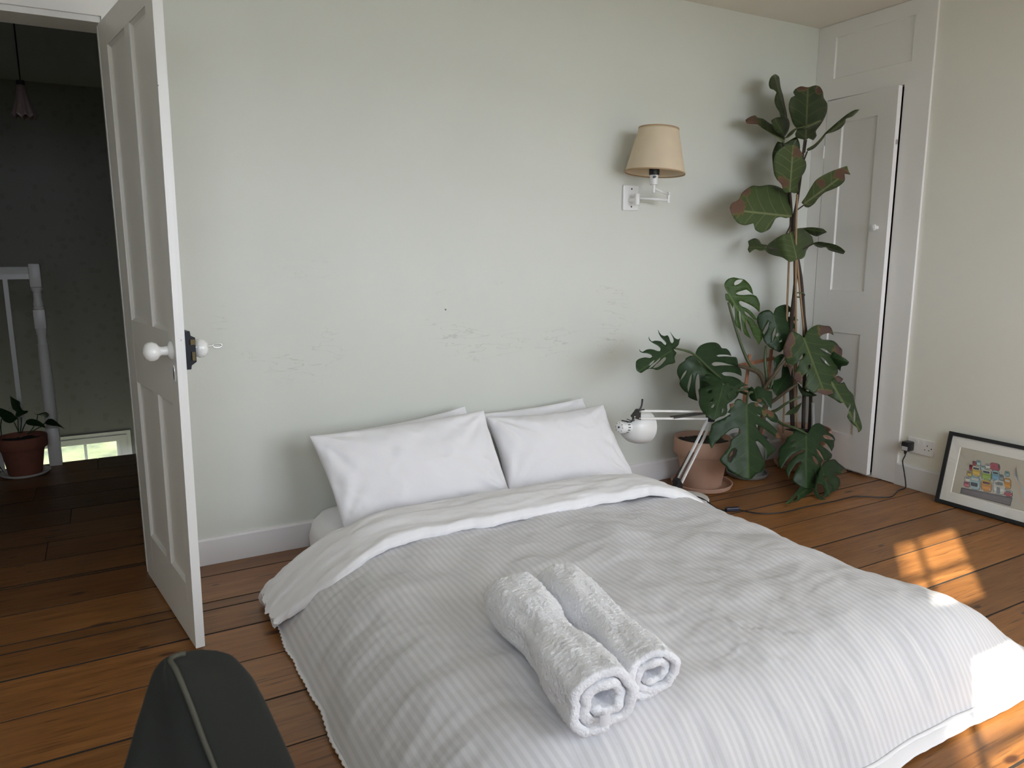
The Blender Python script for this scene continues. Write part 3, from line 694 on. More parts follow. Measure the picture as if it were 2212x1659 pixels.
# turned-back top
FX0, FX1 = 0.418, 2.205
def hem_y(x): return np.interp(x, [0.40, 0.5, 0.6, 0.75, 0.95, 1.1, 1.75, 2.05, 2.3], [2.43, 2.37, 2.315, 2.335, 2.37, 2.365, 2.375, 2.31, 2.24])
def crease_y(x): return np.interp(x, [0.40, 0.75, 1.3, 1.9, 2.1, 2.3], [2.72, 2.625, 2.66, 2.615, 2.55, 2.44])
def fold(u, v):
    x = FX0 + (FX1-FX0)*u
    h0, c0 = hem_y(x), crease_y(x)
    # v: 0 hem underside -> hem lip -> top -> crease -> tucked under
    ks = [0, 0.06, 0.12, 0.2, 0.5, 0.8, 0.9, 0.96, 1.0]
    yy = np.interp(v, ks, [0.10, 0.0, -0.01, 0.04, 0.45, 0.86, 0.97, 1.0, 0.93])
    hh = np.interp(v, ks, [0.004, 0.006, 0.022, 0.044, 0.062, 0.056, 0.036, 0.008, -0.03])
    y = h0 + (c0-h0)*yy
    xs = x
    zb = duvet_z(max(x, DX0+0.002), max(y, 1.4), False)
    hl = ease((x-FX0)/0.42, 1.7); hr = ease((FX1+0.16-x)/0.40, 1.8)
    zb = 0.020 + (TOP-0.012)*min(hl, 1)*min(hr, 1)
    lip = 0.010*fbm(x*12, 1.5, 3, 3)*(1 if v < 0.25 else 0.25)
    wr = 0.010*fbm(x*3.0, y*9, 5.5, 3) + 0.005*fbm(x*8, y*22, 2.5, 3)
    end = 1-sstep(0.0, 0.10, u)
    ruf = end*(0.018*fbm(y*34, v*5, 1.7, 2))
    y += lip*1.2 + end*0.02*fbm(x*30, v*5, 9, 2)
    return (xs + ruf, y, max(0.006, zb + hh*(0.75+0.25*hl) + wr*(0.3 if v > 0.9 else 1) + ruf*0.8))
fo = MB().grid(fold, 230, 52).build('turned_back_top', M_FOLD, dv, smooth=True); fo['label'] = 'plain white turned-back top edge'
for u in (0.0, 1.0):
    pts = [fold(u, j/40) for j in range(41)]
    c = tuple(np.mean(np.array(pts), axis=0)); MB().add(pts+[c], [(i, i+1, 41) for i in range(40)]).build('fold_end', M_FOLD, dv, smooth=True)

# pillows -----------------------------------------------------------------
def pillow(name, label, c, bulge, seed, group='pillows at the head of the bed', tuck=0.014, nrm=None):
    """c: four corners bottom-left, bottom-right, top-right, top-left"""
    c = [np.array(p, float) for p in c]
    n = np.cross(c[1]-c[0], c[3]-c[0]); n /= np.linalg.norm(n)
    base = (c[0]+c[1])/2
    vs = []; fs = []; G = 44; G2 = 30
    W_ = np.linalg.norm(c[1]-c[0]); H_ = np.linalg.norm(c[3]-c[0])
    def P(u, v, side):
        # edges drawn in between the corners
        du = tuck*math.sin(math.pi*v)**0.8; dvv = tuck*0.9*math.sin(math.pi*u)**0.8
        uu = u*(1-2*du/W_)+du/W_; vv = v*(1-2*dvv/H_)+dvv/H_
        p = (1-uu)*(1-vv)*c[0]+uu*(1-vv)*c[1]+uu*vv*c[2]+(1-uu)*vv*c[3]
        b = (max(0, 1-abs(2*u-1)**2.6)*max(0, 1-abs(2*v-1)**2.4))**0.55
        x, y = u*W_, v*H_
        edge = 1-min(1.0, min(u*W_, (1-u)*W_, v*H_, (1-v)*H_)/0.13)
        wv = 0.013*fbm(x*4+seed, y*5, seed, 3) + 0.014*edge*fbm(x*12+seed, y*10, seed+2, 3)
        rg = fbm(x*4.5+seed*2, y*7, seed+5, 2); wv += 0.007*math.exp(-(rg/0.05)**2)
        # creases fanning from the corners
        for (cu, cv) in ((0,0),(1,0),(1,1),(0,1)):
            dx, dy = (u-cu)*W_, (v-cv)*H_; r = math.hypot(dx, dy)
            if r < 0.30: wv += 0.012*math.sin(math.atan2(dy, dx)*15+seed+4*r)*(1-r/0.30)*min(1, r/0.05)
        return p + n*side*(bulge*b + wv*min(1, b*3) + 0.003)
    idx = {}
    for side in (1, -1):
        for j in range(G2+1):
            for i in range(G+1):
                if side == -1 and (i in (0, G) or j in (0, G2)): idx[(i,j,-1)] = idx[(i,j,1)]; continue
                idx[(i,j,side)] = len(vs); vs.append(tuple(P(i/G, j/G2, side)))
    for side in (1, -1):
        for j in range(G2):
            for i in range(G):
                q = (idx[(i,j,side)], idx[(i+1,j,side)], idx[(i+1,j+1,side)], idx[(i,j+1,side)])
                fs.append(q if side == 1 else q[::-1])
    o = MB().add(vs, fs).build(name, M_SHEET, smooth=True, base=tuple(base))
    s = o.modifiers.new('soft', 'SUBSURF'); s.levels = 1; s.render_levels = 1
    return tag(o, label, 'pillow', group)
pillow('pillow', 'front left white pillow leaning against the wall, nearest the door',
       [at(740,1150,Y=2.745), at(1110,1077,Y=2.745), at(1047,883,Y=2.93), at(662,940,Y=2.95)], 0.072, 1.3)
pillow('pillow', 'front right white pillow leaning beside the white desk lamp',
       [at(1098,1078,Y=2.745), at(1376,1040,Y=2.76), at(1304,871,Y=2.96), at(1046,899,Y=2.955)], 0.072, 5.1, tuck=0.022)
pillow('pillow', 'back left white pillow, only its top edge showing behind the left one',
       [at(800,1070,Y=2.97), at(1075,1020,Y=2.97), at(1005,875,Y=3.105), at(742,932,Y=3.105)], 0.035, 8.4)
pillow('pillow', 'back right white pillow, only its top strip showing under the wall',
       [at(1110,1030,Y=2.98), at(1310,1005,Y=2.98), at(1260,857,Y=3.105), at(1026,893,Y=3.105)], 0.035, 3.7)

# rolled towels -------------------------------------------------------------
def towel(label, back, front, R, turns, seed, squash=0.93, phase=0.0):
    b, f = np.array(back, float), np.array(front, float)
    ax = (f-b)/np.linalg.norm(f-b); up = np.array([0,0,1.0]); sd = np.cross(ax, up); sd /= np.linalg.norm(sd); up = np.cross(sd, ax)
    L = np.linalg.norm(f-b); t = R*0.265; r0 = R*0.13; n = 240; m = 130
    mb = MB()
    th1 = turns*2*math.pi
    sec = []
    for i in range(n+1):
        k = i/n; th = k*th1; r = r0+(R-t-r0)*k - t*0.9*max(0.0, (k-0.93)/0.07)**1.5
        sec.append((r, th))
    def pt(r, th, s, inner):
        k = th/th1
        waist = 1-0.12*math.exp(-((s-0.50)/0.16)**2)+0.03*math.sin(7*s+seed)
        a = -th + phase
        rr = r*waist + (0.010*fbm(math.cos(a)*1.3+seed, math.sin(a)*1.3, s*3.6, 2) + 0.0030*fbm(math.cos(a)*12+seed, math.sin(a)*12, s*62, 2) + 0.0022*math.exp(-(fbm(math.cos(a)*1.3+seed, math.sin(a)*1.3, s*4+9, 2)/0.05)**2))*min(1, r/R*1.2)
        ca_, sa_ = math.cos(a), math.sin(a); bx = (abs(ca_)**2.35+abs(sa_)**2.35)**(-1/2.35)*0.985
        x, y = rr*ca_*1.06*bx, rr*sa_*squash*bx
        y = max(y, -R*squash*0.88)
        endw = 0.014*fbm(th*0.55+seed, 0.3, 2.0 if s > 0.5 else 5.0, 2)*(abs(s-0.5)*2)**8
        rnd = 0.0
        return b + ax*(s*L + endw + (0.010*(k-0.6) if s > 0.5 else -0.012*(k-0.6))*(abs(s-0.5)*2)**10) + sd*x + up*y
    V = []; F = []
    for j in range(m+1):
        s = j/m
        for i in range(n+1):
            r, th = sec[i]; V.append(pt(r+t*(0.97 if 0 < j < m else 0.80), th, s, False))
        for i in range(n+1):
            r, th = sec[i]; V.append(pt(r+t*(0.03 if 0 < j < m else 0.20), th, s, True))
    row = 2*(n+1)
    for j in range(m):
        for i in range(n):
            a_, b_ = j*row+i, (j+1)*row+i
            F.append((a_, a_+1, b_+1, b_)); a2, b2 = a_+n+1, b_+n+1; F.append((a2, b2, b2+1, a2+1))
        for i in (0, n):
            F.append((j*row+i, (j+1)*row+i, (j+1)*row+n+1+i, j*row+n+1+i))
    for j in (0, m):
        for i in range(n):
            q = (j*row+i, j*row+n+1+i, j*row+n+2+i, j*row+i+1); F.append(q if j == 0 else q[::-1])
    o = mb.add(V, F).build('rolled_towel', M_TERRY, smooth=True, base=tuple(b-np.array([0,0,R])))
    tag(o, label, 'towel', 'rolled towels on the duvet'); return o, f, ax, sd, up
t1, f1, a1, s1, u1 = towel('larger rolled white towel on the left, a small tag in its coil', (0.940, 1.700, 0.336), (0.872, 1.165, 0.336), 0.089, 2.2, 1.0, 0.88, math.radians(-18))
t2, f2, a2, s2, u2 = towel('thinner rolled white towel behind and right of the tagged towel', (1.112, 1.735, 0.328), (1.040, 1.205, 0.326), 0.080, 2.2, 6.0, 0.88, math.radians(-25))
p0 = Vector(f1) + Vector(a1)*0.010 - Vector(u1)*0.012 + Vector(s1)*0.004
cg = MB().grid(lambda u, v: p0 + Vector(s1)*(0.030*u-0.006) - Vector(u1)*(0.024*v) + Vector(a1)*(0.012*math.sin(u*2.2)+0.004*v), 6, 4).build('care_tag', mat('satin_tag', (0.66,0.66,0.70), 0.4), t1, smooth=True)
cg['label'] = 'small white sewn-in tag'

# ---------------------------------------------------------------- plants
def inside(poly, P):
    x, y = P[:,0], P[:,1]; r = np.zeros(len(P), bool); n = len(poly); j = n-1
    for i in range(n):
        xi, yi = poly[i]; xj, yj = poly[j]
        c = ((yi > y) != (yj > y)); r ^= c & (x < (xj-xi)*(y-yi)/((yj-yi) if yj != yi else 1e-9)+xi); j = i
    return r
def soften(poly, step):
    """closed outline, corners softened, resampled"""
    P = np.array(poly, float); out = []; n = len(P)
    for i in range(n):
        p0, p1, p2, p3 = P[i-1], P[i], P[(i+1) % n], P[(i+2) % n]
        L = np.linalg.norm(p2-p1); k = max(1, int(round(L/step)))
        def tan(a, b, c):
            d1, d2 = b-a, c-b; l1, l2 = np.linalg.norm(d1)+1e-6, np.linalg.norm(d2)+1e-6
            cs = np.dot(d1, d2)/(l1*l2)
            return (d1/l1+d2/l2)*0.5*max(0.0, cs+0.35)/1.35
        m1, m2 = tan(p0, p1, p2)*L, tan(p1, p2, p3)*L
        for j in range(k):
            t = j/k
            out.append((2*t**3-3*t**2+1)*p1+(t**3-2*t**2+t)*m1+(-2*t**3+3*t**2)*p2+(t**3-t**2)*m2)
    return np.array(out)
def leaf(parent, material, crop, outline, base, tip, Yb, Yt, tilt=0.0, cup=0.0, fold=0.0, holes=(), brown=(), name='leaf', label=None, step=5.0, wave=0.004):
    """leaf blade: its outline is laid on a curved surface at its own depth (Yb at the stalk, Yt at the tip)"""
    ox, oy, sc = crop
    to = lambda q: np.array([(ox+x*sc, oy+y*sc) for x, y in q], float)
    ol = soften(to(outline), step); hs = [soften(to(h), step*0.8) for h in holes]
    b, t = to([base])[0], to([tip])[0]; ax = t-b; L = np.linalg.norm(ax); ax /= L; nx = np.array([-ax[1], ax[0]])
    pts = [ol]+hs; edges = []; n0 = 0
    for p in pts:
        edges += [(n0+i, n0+(i+1) % len(p)) for i in range(len(p))]; n0 += len(p)
    lo, hi = ol.min(0), ol.max(0); g = []
    yy = lo[1]; k = 0
    while yy < hi[1]:
        xx = lo[0] + (k % 2)*step*0.5
        while xx < hi[0]: g.append((xx, yy)); xx += step
        yy += step*0.87; k += 1
    g = np.array(g); keep = inside(ol, g)
    for h in hs: keep &= ~inside(h, g)
    bd = np.vstack(pts)
    if len(g):
        d = np.sqrt(((g[:,None,:]-bd[None,:,:])**2).sum(-1)).min(1); keep &= d > step*0.55
    g = g[keep]
    # midrib samples so the rib is crisp
    allp = np.vstack([bd, g]) if len(g) else bd
    V2, _, F2, *_r = delaunay_2d_cdt([Vector(p) for p in allp], edges, [], 0, 1e-5)
    V2 = np.array([v[:] for v in V2]); F2 = [tuple(f) for f in F2 if len(f) == 3]
    cen = np.array([V2[list(f)].mean(0) for f in F2]); ok = inside(ol, cen)
    for h in hs: ok &= ~inside(h, cen)
    F2 = [f for f, q in zip(F2, ok) if q]
    used = sorted({i for f in F2 for i in f}); mp = {a: i for i, a in enumerate(used)}
    V2 = V2[used]; F2 = [tuple(mp[i] for i in f) for f in F2]
    rel = V2-b; tt = rel@ax/L; ss = rel@nx/L
    vs = []
    sd = b[0]*0.013
    for (px, py), t_, s_ in zip(V2, tt, ss):
        Y = Yb + (Yt-Yb)*t_ + tilt*s_ + cup*(s_*s_*4) + fold*abs(s_)*2 + 0.05*(Yt-Yb)*math.sin(math.pi*min(1, max(0, t_)))
        Y += wave*fbm(t_*5+sd, s_*5, sd, 2) - 0.002*math.exp(-(s_/0.02)**2)
        vs.append(at(px, py, Y=Y))
    o = MB().add(vs, F2).build(name, material, parent, smooth=True)
    me = o.data
    lay = me.uv_layers.new(name='leaf'); li = np.empty(len(me.loops), dtype=np.int32); me.loops.foreach_get('vertex_index', li)
    lay.data.foreach_set('uv', np.stack([ss, tt], 1).astype(np.float32)[li].ravel())
    at_ = me.attributes.new('brown', 'FLOAT', 'POINT'); bv = np.zeros(len(V2), np.float32)
    for x, y, r in brown:
        c = to([(x, y)])[0]; d = np.linalg.norm(V2-c, axis=1)/(r*sc); bv = np.maximum(bv, np.clip(1.25-0.75*d, 0, 1))
    at_.data.foreach_set('value', bv)
    so_ = o.modifiers.new('thick', 'SOLIDIFY'); so_.thickness = 0.0011; so_.offset = 0
    if label: o['label'] = label
    return o
def stalk(parent, crop, pts, r, material, name='leaf_stalk', n=8):
    """pts: (x, y, depth Y)"""
    ox, oy, sc = crop
    return MB().tube([at(ox+x*sc, oy+y*sc, Y=Y) for x, y, Y in pts], r, n, smooth=6).build(name, material, parent, smooth=True)
def pot_profile(R, h, r, rim, wall=0.011):
    """outer profile up, over the rim and down inside"""
    k = (R-0.008-r)/(h)
    return [(0.0,0.0),(r*0.97,0.0),(r,0.004),(r+k*(h-rim),h-rim),(R-0.004,h-rim+0.001),(R,h-rim+0.006),(R+0.001,h-0.006),(R-0.002,h),(R-wall+0.001,h),(R-wall,h-0.004),(R-wall-0.004,h-rim),(R-wall-0.010,h-rim-0.02)]
def saucer(name, label, c, R, material, h=0.032):
    prof = [(0,0.0),(R-0.025,0.0),(R-0.008,0.008),(R,h-0.006),(R+0.002,h-0.002),(R-0.002,h),(R-0.007,h-0.002),(R-0.014,0.012),(R-0.03,0.008),(0,0.008)]
    o = MB().lathe(prof, (c[0],c[1],0), n=48).build(name, material, base=(c[0],c[1],0), angle=40)
    return tag(o, label, 'saucer')
def soil(parent, c, R, z, name='soil'):
    def f(u, v):
        a = 2*math.pi*u; r = R*v; x, y = c[0]+math.cos(a)*r, c[1]+math.sin(a)*r
        return (x, y, z + 0.012*fbm(x*26, y*26, 1.0, 4) + 0.008*(1-v))
    return MB().grid(f, 48, 10).build(name, M_SOIL, parent, smooth=True)

# big empty terracotta pot
PA = (2.838, 2.968)
saucer('plant_saucer', 'round terracotta saucer under the large empty clay pot', PA, 0.166, M_TERRA)
pa = thing('terracotta_pot', 'large terracotta flowerpot filled with bare soil beside the desk lamp', 'flowerpot', (*PA, 0.009))
pr = pot_profile(0.158, 0.272, 0.106, 0.088)
MB().lathe([(r, z+0.009) for r, z in pr], (*PA, 0), n=64).build('pot', M_TERRA, pa, angle=40)
soil(pa, PA, 0.143, 0.254)

# monstera in its grey pot
PM = (3.205, 2.985)
saucer('plant_saucer', 'grey-green saucer under the grey monstera pot', PM, 0.118, M_GREYPOT, 0.03)
mo = thing('potted_monstera', 'large split-leaf monstera sprawling around the corner, some leaves browning', 'plant', (*PM, 0.009))
MB().lathe([(r, z+0.009) for r, z in pot_profile(0.112, 0.225, 0.088, 0.045)], (*PM, 0), n=48).build('pot', M_GREYPOT, mo, angle=40)
soil(mo, PM, 0.098, 0.205)
C6 = (1360, 580, 540/1659); CA_ = (1480, 590, 220/1738); CB_ = (1360, 700, 280/2212); CC = (1640, 680, 240/1422); CD_ = (1500, 800, 260/1659); CE = (1640, 900, 220/1738)
# trellis: reddish laths in the pot
tr = []
for pts in (((797,570,3.05),(772,775,3.04)), ((942,535,3.06),(922,720,3.05))):
    a_, b_ = [Vector(at(C6[0]+x*C6[2], C6[1]+y*C6[2], Y=Y)) for x, y, Y in pts]
    d = (a_-b_); low = b_ - d*((b_.z-0.19)/d.z)
    MB().add([q for p in (low, a_) for q in (p+Vector((-0.010,-0.004,0)), p+Vector((0.010,-0.004,0)), p+Vector((0.010,0.004,0)), p+Vector((-0.010,0.004,0)))],
             [(0,3,2,1),(4,5,6,7),(0,1,5,4),(1,2,6,5),(2,3,7,6),(3,0,4,7)]).build('trellis_lath', M_TRELLIS, mo)
a_, b_ = Vector(at(C6[0]+725*C6[2], C6[1]+645*C6[2], Y=3.035)), Vector(at(C6[0]+958*C6[2], C6[1]+595*C6[2], Y=3.045))
MB().add([q for p in (a_, b_) for q in (p+Vector((0,-0.004,-0.010)), p+Vector((0,0.004,-0.010)), p+Vector((0,0.004,0.010)), p+Vector((0,-0.004,0.010)))],
         [(0,3,2,1),(4,5,6,7),(0,1,5,4),(1,2,6,5),(2,3,7,6),(3,0,4,7)]).build('trellis_lath', M_TRELLIS, mo)
# stalks
cr = (905, 900, 2.94)   # crown of the plant in crop C6 pixels
stalk(mo, C6, [(845,1150,2.985),(880,1010,2.96),(905,900,2.94),(925,820,2.92)], [0.016,0.017,0.016,0.012], M_AERIAL, 'main_stem', 10)
stalk(mo, C6, [(655,225,3.04),(690,350,3.03),(745,520,3.01),(800,640,2.985),(860,690,2.97),(885,740,2.96),(893,800,2.945)], [0.006,0.007,0.008,0.010,0.012,0.013,0.012], M_PETI)
stalk(mo, C6, [(720,645,2.93),(790,665,2.95),(850,690,2.96),(885,740,2.955),(895,810,2.945)], [0.008,0.011,0.013,0.013,0.012], M_AERIAL)
stalk(mo, C6, [(905,515,2.98),(898,600,2.96),(908,700,2.945),(925,800,2.93)], [0.006,0.008,0.009,0.010], M_PETI)
stalk(mo, C6, [(1158,460,2.86),(1080,560,2.87),(1000,650,2.88),(930,745,2.91),(890,800,2.94)], [0.005,0.007,0.009,0.010,0.011], M_AERIAL)
stalk(mo, C6, [(975,640,2.93),(955,720,2.92),(935,800,2.92)], [0.007,0.008,0.010], M_PETI)
stalk(mo, C6, [(1110,768,2.80),(1040,815,2.84),(960,875,2.90),(915,905,2.93)], [0.006,0.009,0.010,0.010], M_AERIAL)
stalk(mo, C6, [(1135,850,2.78),(1050,890,2.82),(975,940,2.88),(920,960,2.93)], [0.005,0.007,0.009,0.010], M_PETI)
stalk(mo, C6, [(300,530,2.80),(380,548,2.80),(440,580,2.81),(570,700,2.86),(700,800,2.91),(890,870,2.94)], [0.004,0.006,0.006,0.007,0.008,0.009], M_PETI)
stalk(mo, C6, [(775,915,2.70),(790,830,2.76),(830,830,2.83),(890,880,2.92)], [0.005,0.007,0.008,0.009], M_PETI)
stalk(mo, C6, [(615,765,2.74),(700,810,2.80),(790,800,2.86),(890,860,2.93)], [0.005,0.006,0.008,0.009], M_PETI)
stalk(mo, C6, [(1170,1095,2.72),(1100,1060,2.74),(1010,1030,2.82),(930,960,2.92)], [0.005,0.007,0.008,0.009], M_PETI)
# leaves
LF = lambda *a, **k: leaf(mo, *a, **k)
LF(M_MONSL, CA_, [(740,350),(705,300),(668,200),(690,140),(740,95),(830,72),(920,92),(1000,104),(1060,150),(1112,210),(1145,285),(1160,368),(1100,318),(1045,281),(980,298),(900,322),(862,346),(900,367),(1000,373),(1100,366),(1170,372),(1215,395),(1252,460),(1276,540),(1265,668),(1200,600),(1100,538),(1000,492),(940,474),(917,490),(930,530),(990,575),(1070,612),(1140,670),(1200,745),(1235,800),(1200,800),(1160,772),(1080,692),(1012,643),(1018,688),(1080,742),(1160,800),(1200,870),(1252,925),(1308,1000),(1318,1105),(1285,1170),(1250,1240),(1222,1150),(1180,1095),(1140,1000),(1100,905),(1062,835),(1040,795),(1033,870),(1058,970),(1098,1060),(1122,1117),(1050,1072),(1008,1035),(985,945),(965,850),(952,765),(938,655),(922,640),(916,700),(928,800),(948,900),(956,1005),(935,960),(890,920),(855,880),(850,790),(848,690),(838,560),(832,520),(815,600),(780,530),(740,480),(695,455),(685,350)],
   (745,352), (1255,1235), 3.05, 3.00, 0.05, 0.02, -0.03, holes=[[(842,207),(834,172),(868,127),(930,109),(988,112),(962,150),(900,193)]])
LF(M_MONS, C6, [(955,300),(968,265),(1008,243),(1045,240),(1080,272),(1092,295),(1056,288),(1053,320),(1095,318),(1120,345),(1062,345),(1100,372),(1110,402),(1062,393),(1060,430),(1052,480),(1032,520),(998,556),(960,540),(928,522),(892,482),(878,430),(854,380),(844,335),(860,298),(890,280),(928,275)],
   (952,300), (1000,550), 2.98, 2.93, 0.05, 0.03, holes=[[(884,428),(900,388),(929,346),(916,400),(892,440)],[(945,492),(948,440),(968,388),(969,420),(955,470)],[(992,485),(1010,470),(1012,485),(995,492)],[(968,440),(985,425),(990,445),(975,455)]])
LF(M_MONS, CB_, [(1120,530),(1130,480),(1152,428),(1205,368),(1290,328),(1400,311),(1480,320),(1535,355),(1572,412),(1650,418),(1702,465),(1737,542),(1680,525),(1600,520),(1520,524),(1482,540),(1510,556),(1600,552),(1720,556),(1822,570),(1842,630),(1852,716),(1780,706),(1700,688),(1600,660),(1500,648),(1430,655),(1395,685),(1430,713),(1550,705),(1700,706),(1850,722),(1900,780),(1912,890),(1800,838),(1680,820),(1600,822),(1568,842),(1600,872),(1750,895),(1870,945),(1905,975),(1895,1060),(1850,1210),(1790,1280),(1600,1330),(1400,1330),(1215,1310),(1194,1200),(1196,1050),(1192,930),(1182,848),(1158,858),(1130,950),(1122,1080),(1135,1200),(1160,1312),(1070,1282),(1000,1242),(995,1185),(940,1150),(900,1108),(850,1020),(860,965),(812,850),(810,775),(850,690),(910,648),(945,620),(962,582),(1040,542)],
   (1125,535), (1560,1250), 2.88, 2.82, -0.06, 0.05, 0.02, holes=[[(868,962),(888,900),(940,812),(977,783),(962,840),(912,912)],[(1002,1165),(988,1080),(1008,980),(1048,862),(1063,845),(1056,940),(1032,1060)]])
LF(M_MONS, CB_, [(755,428),(792,398),(838,350),(848,300),(864,238),(832,265),(772,240),(742,205),(690,130),(722,195),(748,250),(752,300),(728,332),(702,312),(682,262),(668,218),(645,190),(600,205),(540,185),(512,150),(485,98),(502,165),(540,230),(600,292),(628,332),(612,362),(582,342),(540,300),(490,288),(430,284),(380,297),(347,262),(325,215),(333,268),(380,312),(432,342),(490,375),(530,420),(522,462),(480,462),(420,440),(350,428),(280,440),(216,476),(180,456),(166,426),(174,466),(215,490),(300,500),(372,530),(388,556),(352,580),(280,570),(200,580),(140,605),(114,632),(120,790),(195,836),(242,810),(300,772),(390,765),(470,785),(530,765),(600,722),(660,690),(740,676),(780,655),(768,600),(766,560),(802,490),(762,450)],
   (755,428), (150,810), 2.82, 2.72, 0.03, 0.03, holes=[[(330,712),(350,672),(426,610),(412,650),(362,700)],[(320,765),(380,692),(450,640),(532,568),(512,612),(442,682),(372,740)],[(398,752),(440,700),(520,630),(572,580),(615,558),(622,590),(582,650),(522,712),(460,742)]], step=4.0)
LF(M_MONS, CD_, [(395,215),(385,180),(372,115),(300,80),(230,62),(160,52),(130,90),(85,145),(160,150),(240,212),(180,226),(100,238),(58,262),(66,380),(58,440),(90,540),(150,612),(200,652),(262,686),(350,642),(420,620),(452,580),(452,470),(520,420),(562,380),(602,342),(572,322),(600,262),(650,230),(740,205),(700,185),(650,160),(600,185),(540,215),(500,202),(466,162),(430,185)],
   (393,215), (275,670), 2.74, 2.66, 0.05, 0.03, holes=[[(178,302),(208,270),(246,273),(232,312),(196,322)],[(213,422),(258,378),(266,410),(232,447)],[(228,512),(258,470),(281,474),(256,517)],[(374,592),(384,518),(398,540),(391,582)],[(150,100),(185,78),(215,100),(190,125)],[(448,350),(462,335),(470,400),(455,390)],[(505,240),(525,235),(530,262),(515,265)]], brown=[(280,640,14)])
LF(M_MONS, CD_, [(718,480),(700,452),(678,428),(640,400),(592,393),(562,418),(548,450),(482,468),(492,530),(452,580),(502,596),(400,660),(300,702),(240,742),(226,800),(206,870),(190,960),(210,1020),(236,1080),(292,1000),(362,930),(425,878),(500,820),(560,794),(612,798),(632,832),(602,882),(560,912),(500,960),(488,1032),(420,1130),(348,1232),(400,1302),(450,1340),(470,1372),(560,1432),(660,1482),(742,1507),(790,1490),(850,1432),(922,1400),(978,1310),(968,1268),(930,1180),(890,1080),(850,1000),(838,955),(900,995),(958,1060),(976,1150),(980,1245),(1030,1182),(1128,1092),(1080,1040),(1002,960),(922,870),(862,792),(846,742),(900,768),(1000,832),(1100,902),(1152,942),(1205,925),(1150,850),(1080,770),(1002,700),(922,652),(858,606),(1000,650),(1060,702),(1142,722),(1156,670),(1110,590),(1050,560),(962,520),(905,500),(872,478),(880,452),(830,440),(780,442),(742,468)],
   (716,488), (745,1505), 2.70, 2.60, 0.02, 0.04, 0.03, holes=[[(470,1240),(492,1150),(556,1085),(590,1092),(570,1150),(520,1225),(488,1262)]], brown=[(500,455,50),(870,465,40),(1020,560,70),(1160,900,45)], label='leaf with brown and yellow upper edges')
LF(M_MONS, CD_, [(828,262),(845,235),(872,220),(930,235),(1000,275),(1062,290),(1076,360),(1070,440),(1060,522),(1010,482),(952,400),(912,352),(902,372),(960,442),(1000,502),(920,472),(850,432),(800,422),(762,380),(752,320),(740,270),(790,222)],
   (826,265), (880,470), 2.80, 2.74, 0.05, 0.02, brown=[(900,420,30)])
LF(M_MONSO, CC, [(572,300),(592,250),(632,190),(682,155),(745,128),(832,140),(902,147),(936,200),(950,262),(905,235),(842,243),(792,268),(775,290),(802,315),(880,320),(952,335),(1000,375),(1022,405),(1058,440),(1052,540),(1012,572),(1000,640),(1004,752),(962,800),(1010,780),(1075,822),(1030,880),(985,870),(980,950),(960,995),(850,1030),(740,990),(690,1002),(640,975),(580,940),(590,880),(622,760),(575,765),(545,830),(548,895),(500,860),(438,820),(452,740),(492,660),(525,585),(432,660),(405,785),(370,680),(335,570),(310,500),(312,420),(350,320),(395,225),(435,210),(500,240),(552,272)],
   (575,312), (830,990), 2.84, 2.71, 0.03, 0.06, holes=[[(505,580),(540,520),(587,488),(582,520),(532,570)],[(622,682),(640,635),(657,650),(640,700)],[(785,545),(800,540),(870,610),(905,655),(880,645),(820,590)],[(770,425),(840,440),(930,510),(900,500),(820,462)]],
   brown=[(365,320,95),(345,470,70),(380,690,70),(490,800,75),(850,185,88),(1025,460,70),(1030,820,70),(790,1015,55),(900,1010,50)], label='ageing leaf with broad brown papery edges')
LF(M_MONS, CC, [(950,470),(1050,530),(1110,565),(1150,605),(1125,645),(1050,662),(1040,720),(1000,690),(940,640),(900,560)], (930,540), (1150,605), 2.78, 2.70, 0.04, 0.02)
LF(M_MONSO, CC, [(960,800),(1030,880),(1085,860),(1135,950),(1202,1030),(1216,1100),(1240,1190),(1270,1280),(1315,1450),(1302,1482),(1270,1508),(1254,1450),(1212,1415),(1160,1362),(1124,1300),(1150,1240),(1120,1180),(1078,1125),(1040,1132),(960,1082),(870,1030),(935,990),(890,900)],
   (925,860), (1290,1490), 2.72, 2.60, 0.02, 0.05, 0.04, holes=[[(1135,1210),(1160,1150),(1175,1130),(1165,1190),(1145,1230)],[(1205,1260),(1220,1190),(1232,1250),(1225,1370),(1212,1370)]])
LF(M_MONS, CE, [(805,300),(782,268),(742,215),(690,195),(622,205),(582,240),(580,302),(482,350),(440,442),(380,500),(340,582),(328,690),(320,780),(352,870),(378,895),(450,770),(560,660),(700,588),(797,550),(765,590),(650,650),(560,730),(482,830),(440,922),(480,1000),(502,1068),(530,960),(582,870),(642,800),(727,762),(690,830),(620,922),(590,1000),(570,1100),(640,1152),(722,1202),(820,1247),(892,1226),(985,1202),(980,1110),(950,990),(918,885),(960,975),(992,1132),(1042,1126),(1062,1055),(1042,900),(1060,800),(1090,735),(1040,672),(985,592),(973,553),(1012,570),(1060,640),(1112,747),(1182,742),(1232,700),(1244,650),(1200,600),(1120,530),(1060,490),(1018,445),(1060,424),(1120,436),(1180,498),(1236,590),(1274,510),(1277,430),(1295,392),(1270,330),(1190,270),(1130,210),(1090,150),(1020,110),(940,130),(882,190),(850,252),(825,290)],
   (800,310), (800,1245), 2.72, 2.60, 0.03, 0.05, 0.02, holes=[[(1083,325),(1130,309),(1200,324),(1258,368),(1280,396),(1200,391),(1118,370)],[(908,680),(930,668),(982,730),(1007,802),(990,828),(940,772)],[(540,428),(612,402),(618,414),(560,435)],[(575,515),(620,515),(612,530)]], brown=[(500,1060,14),(330,700,10)])
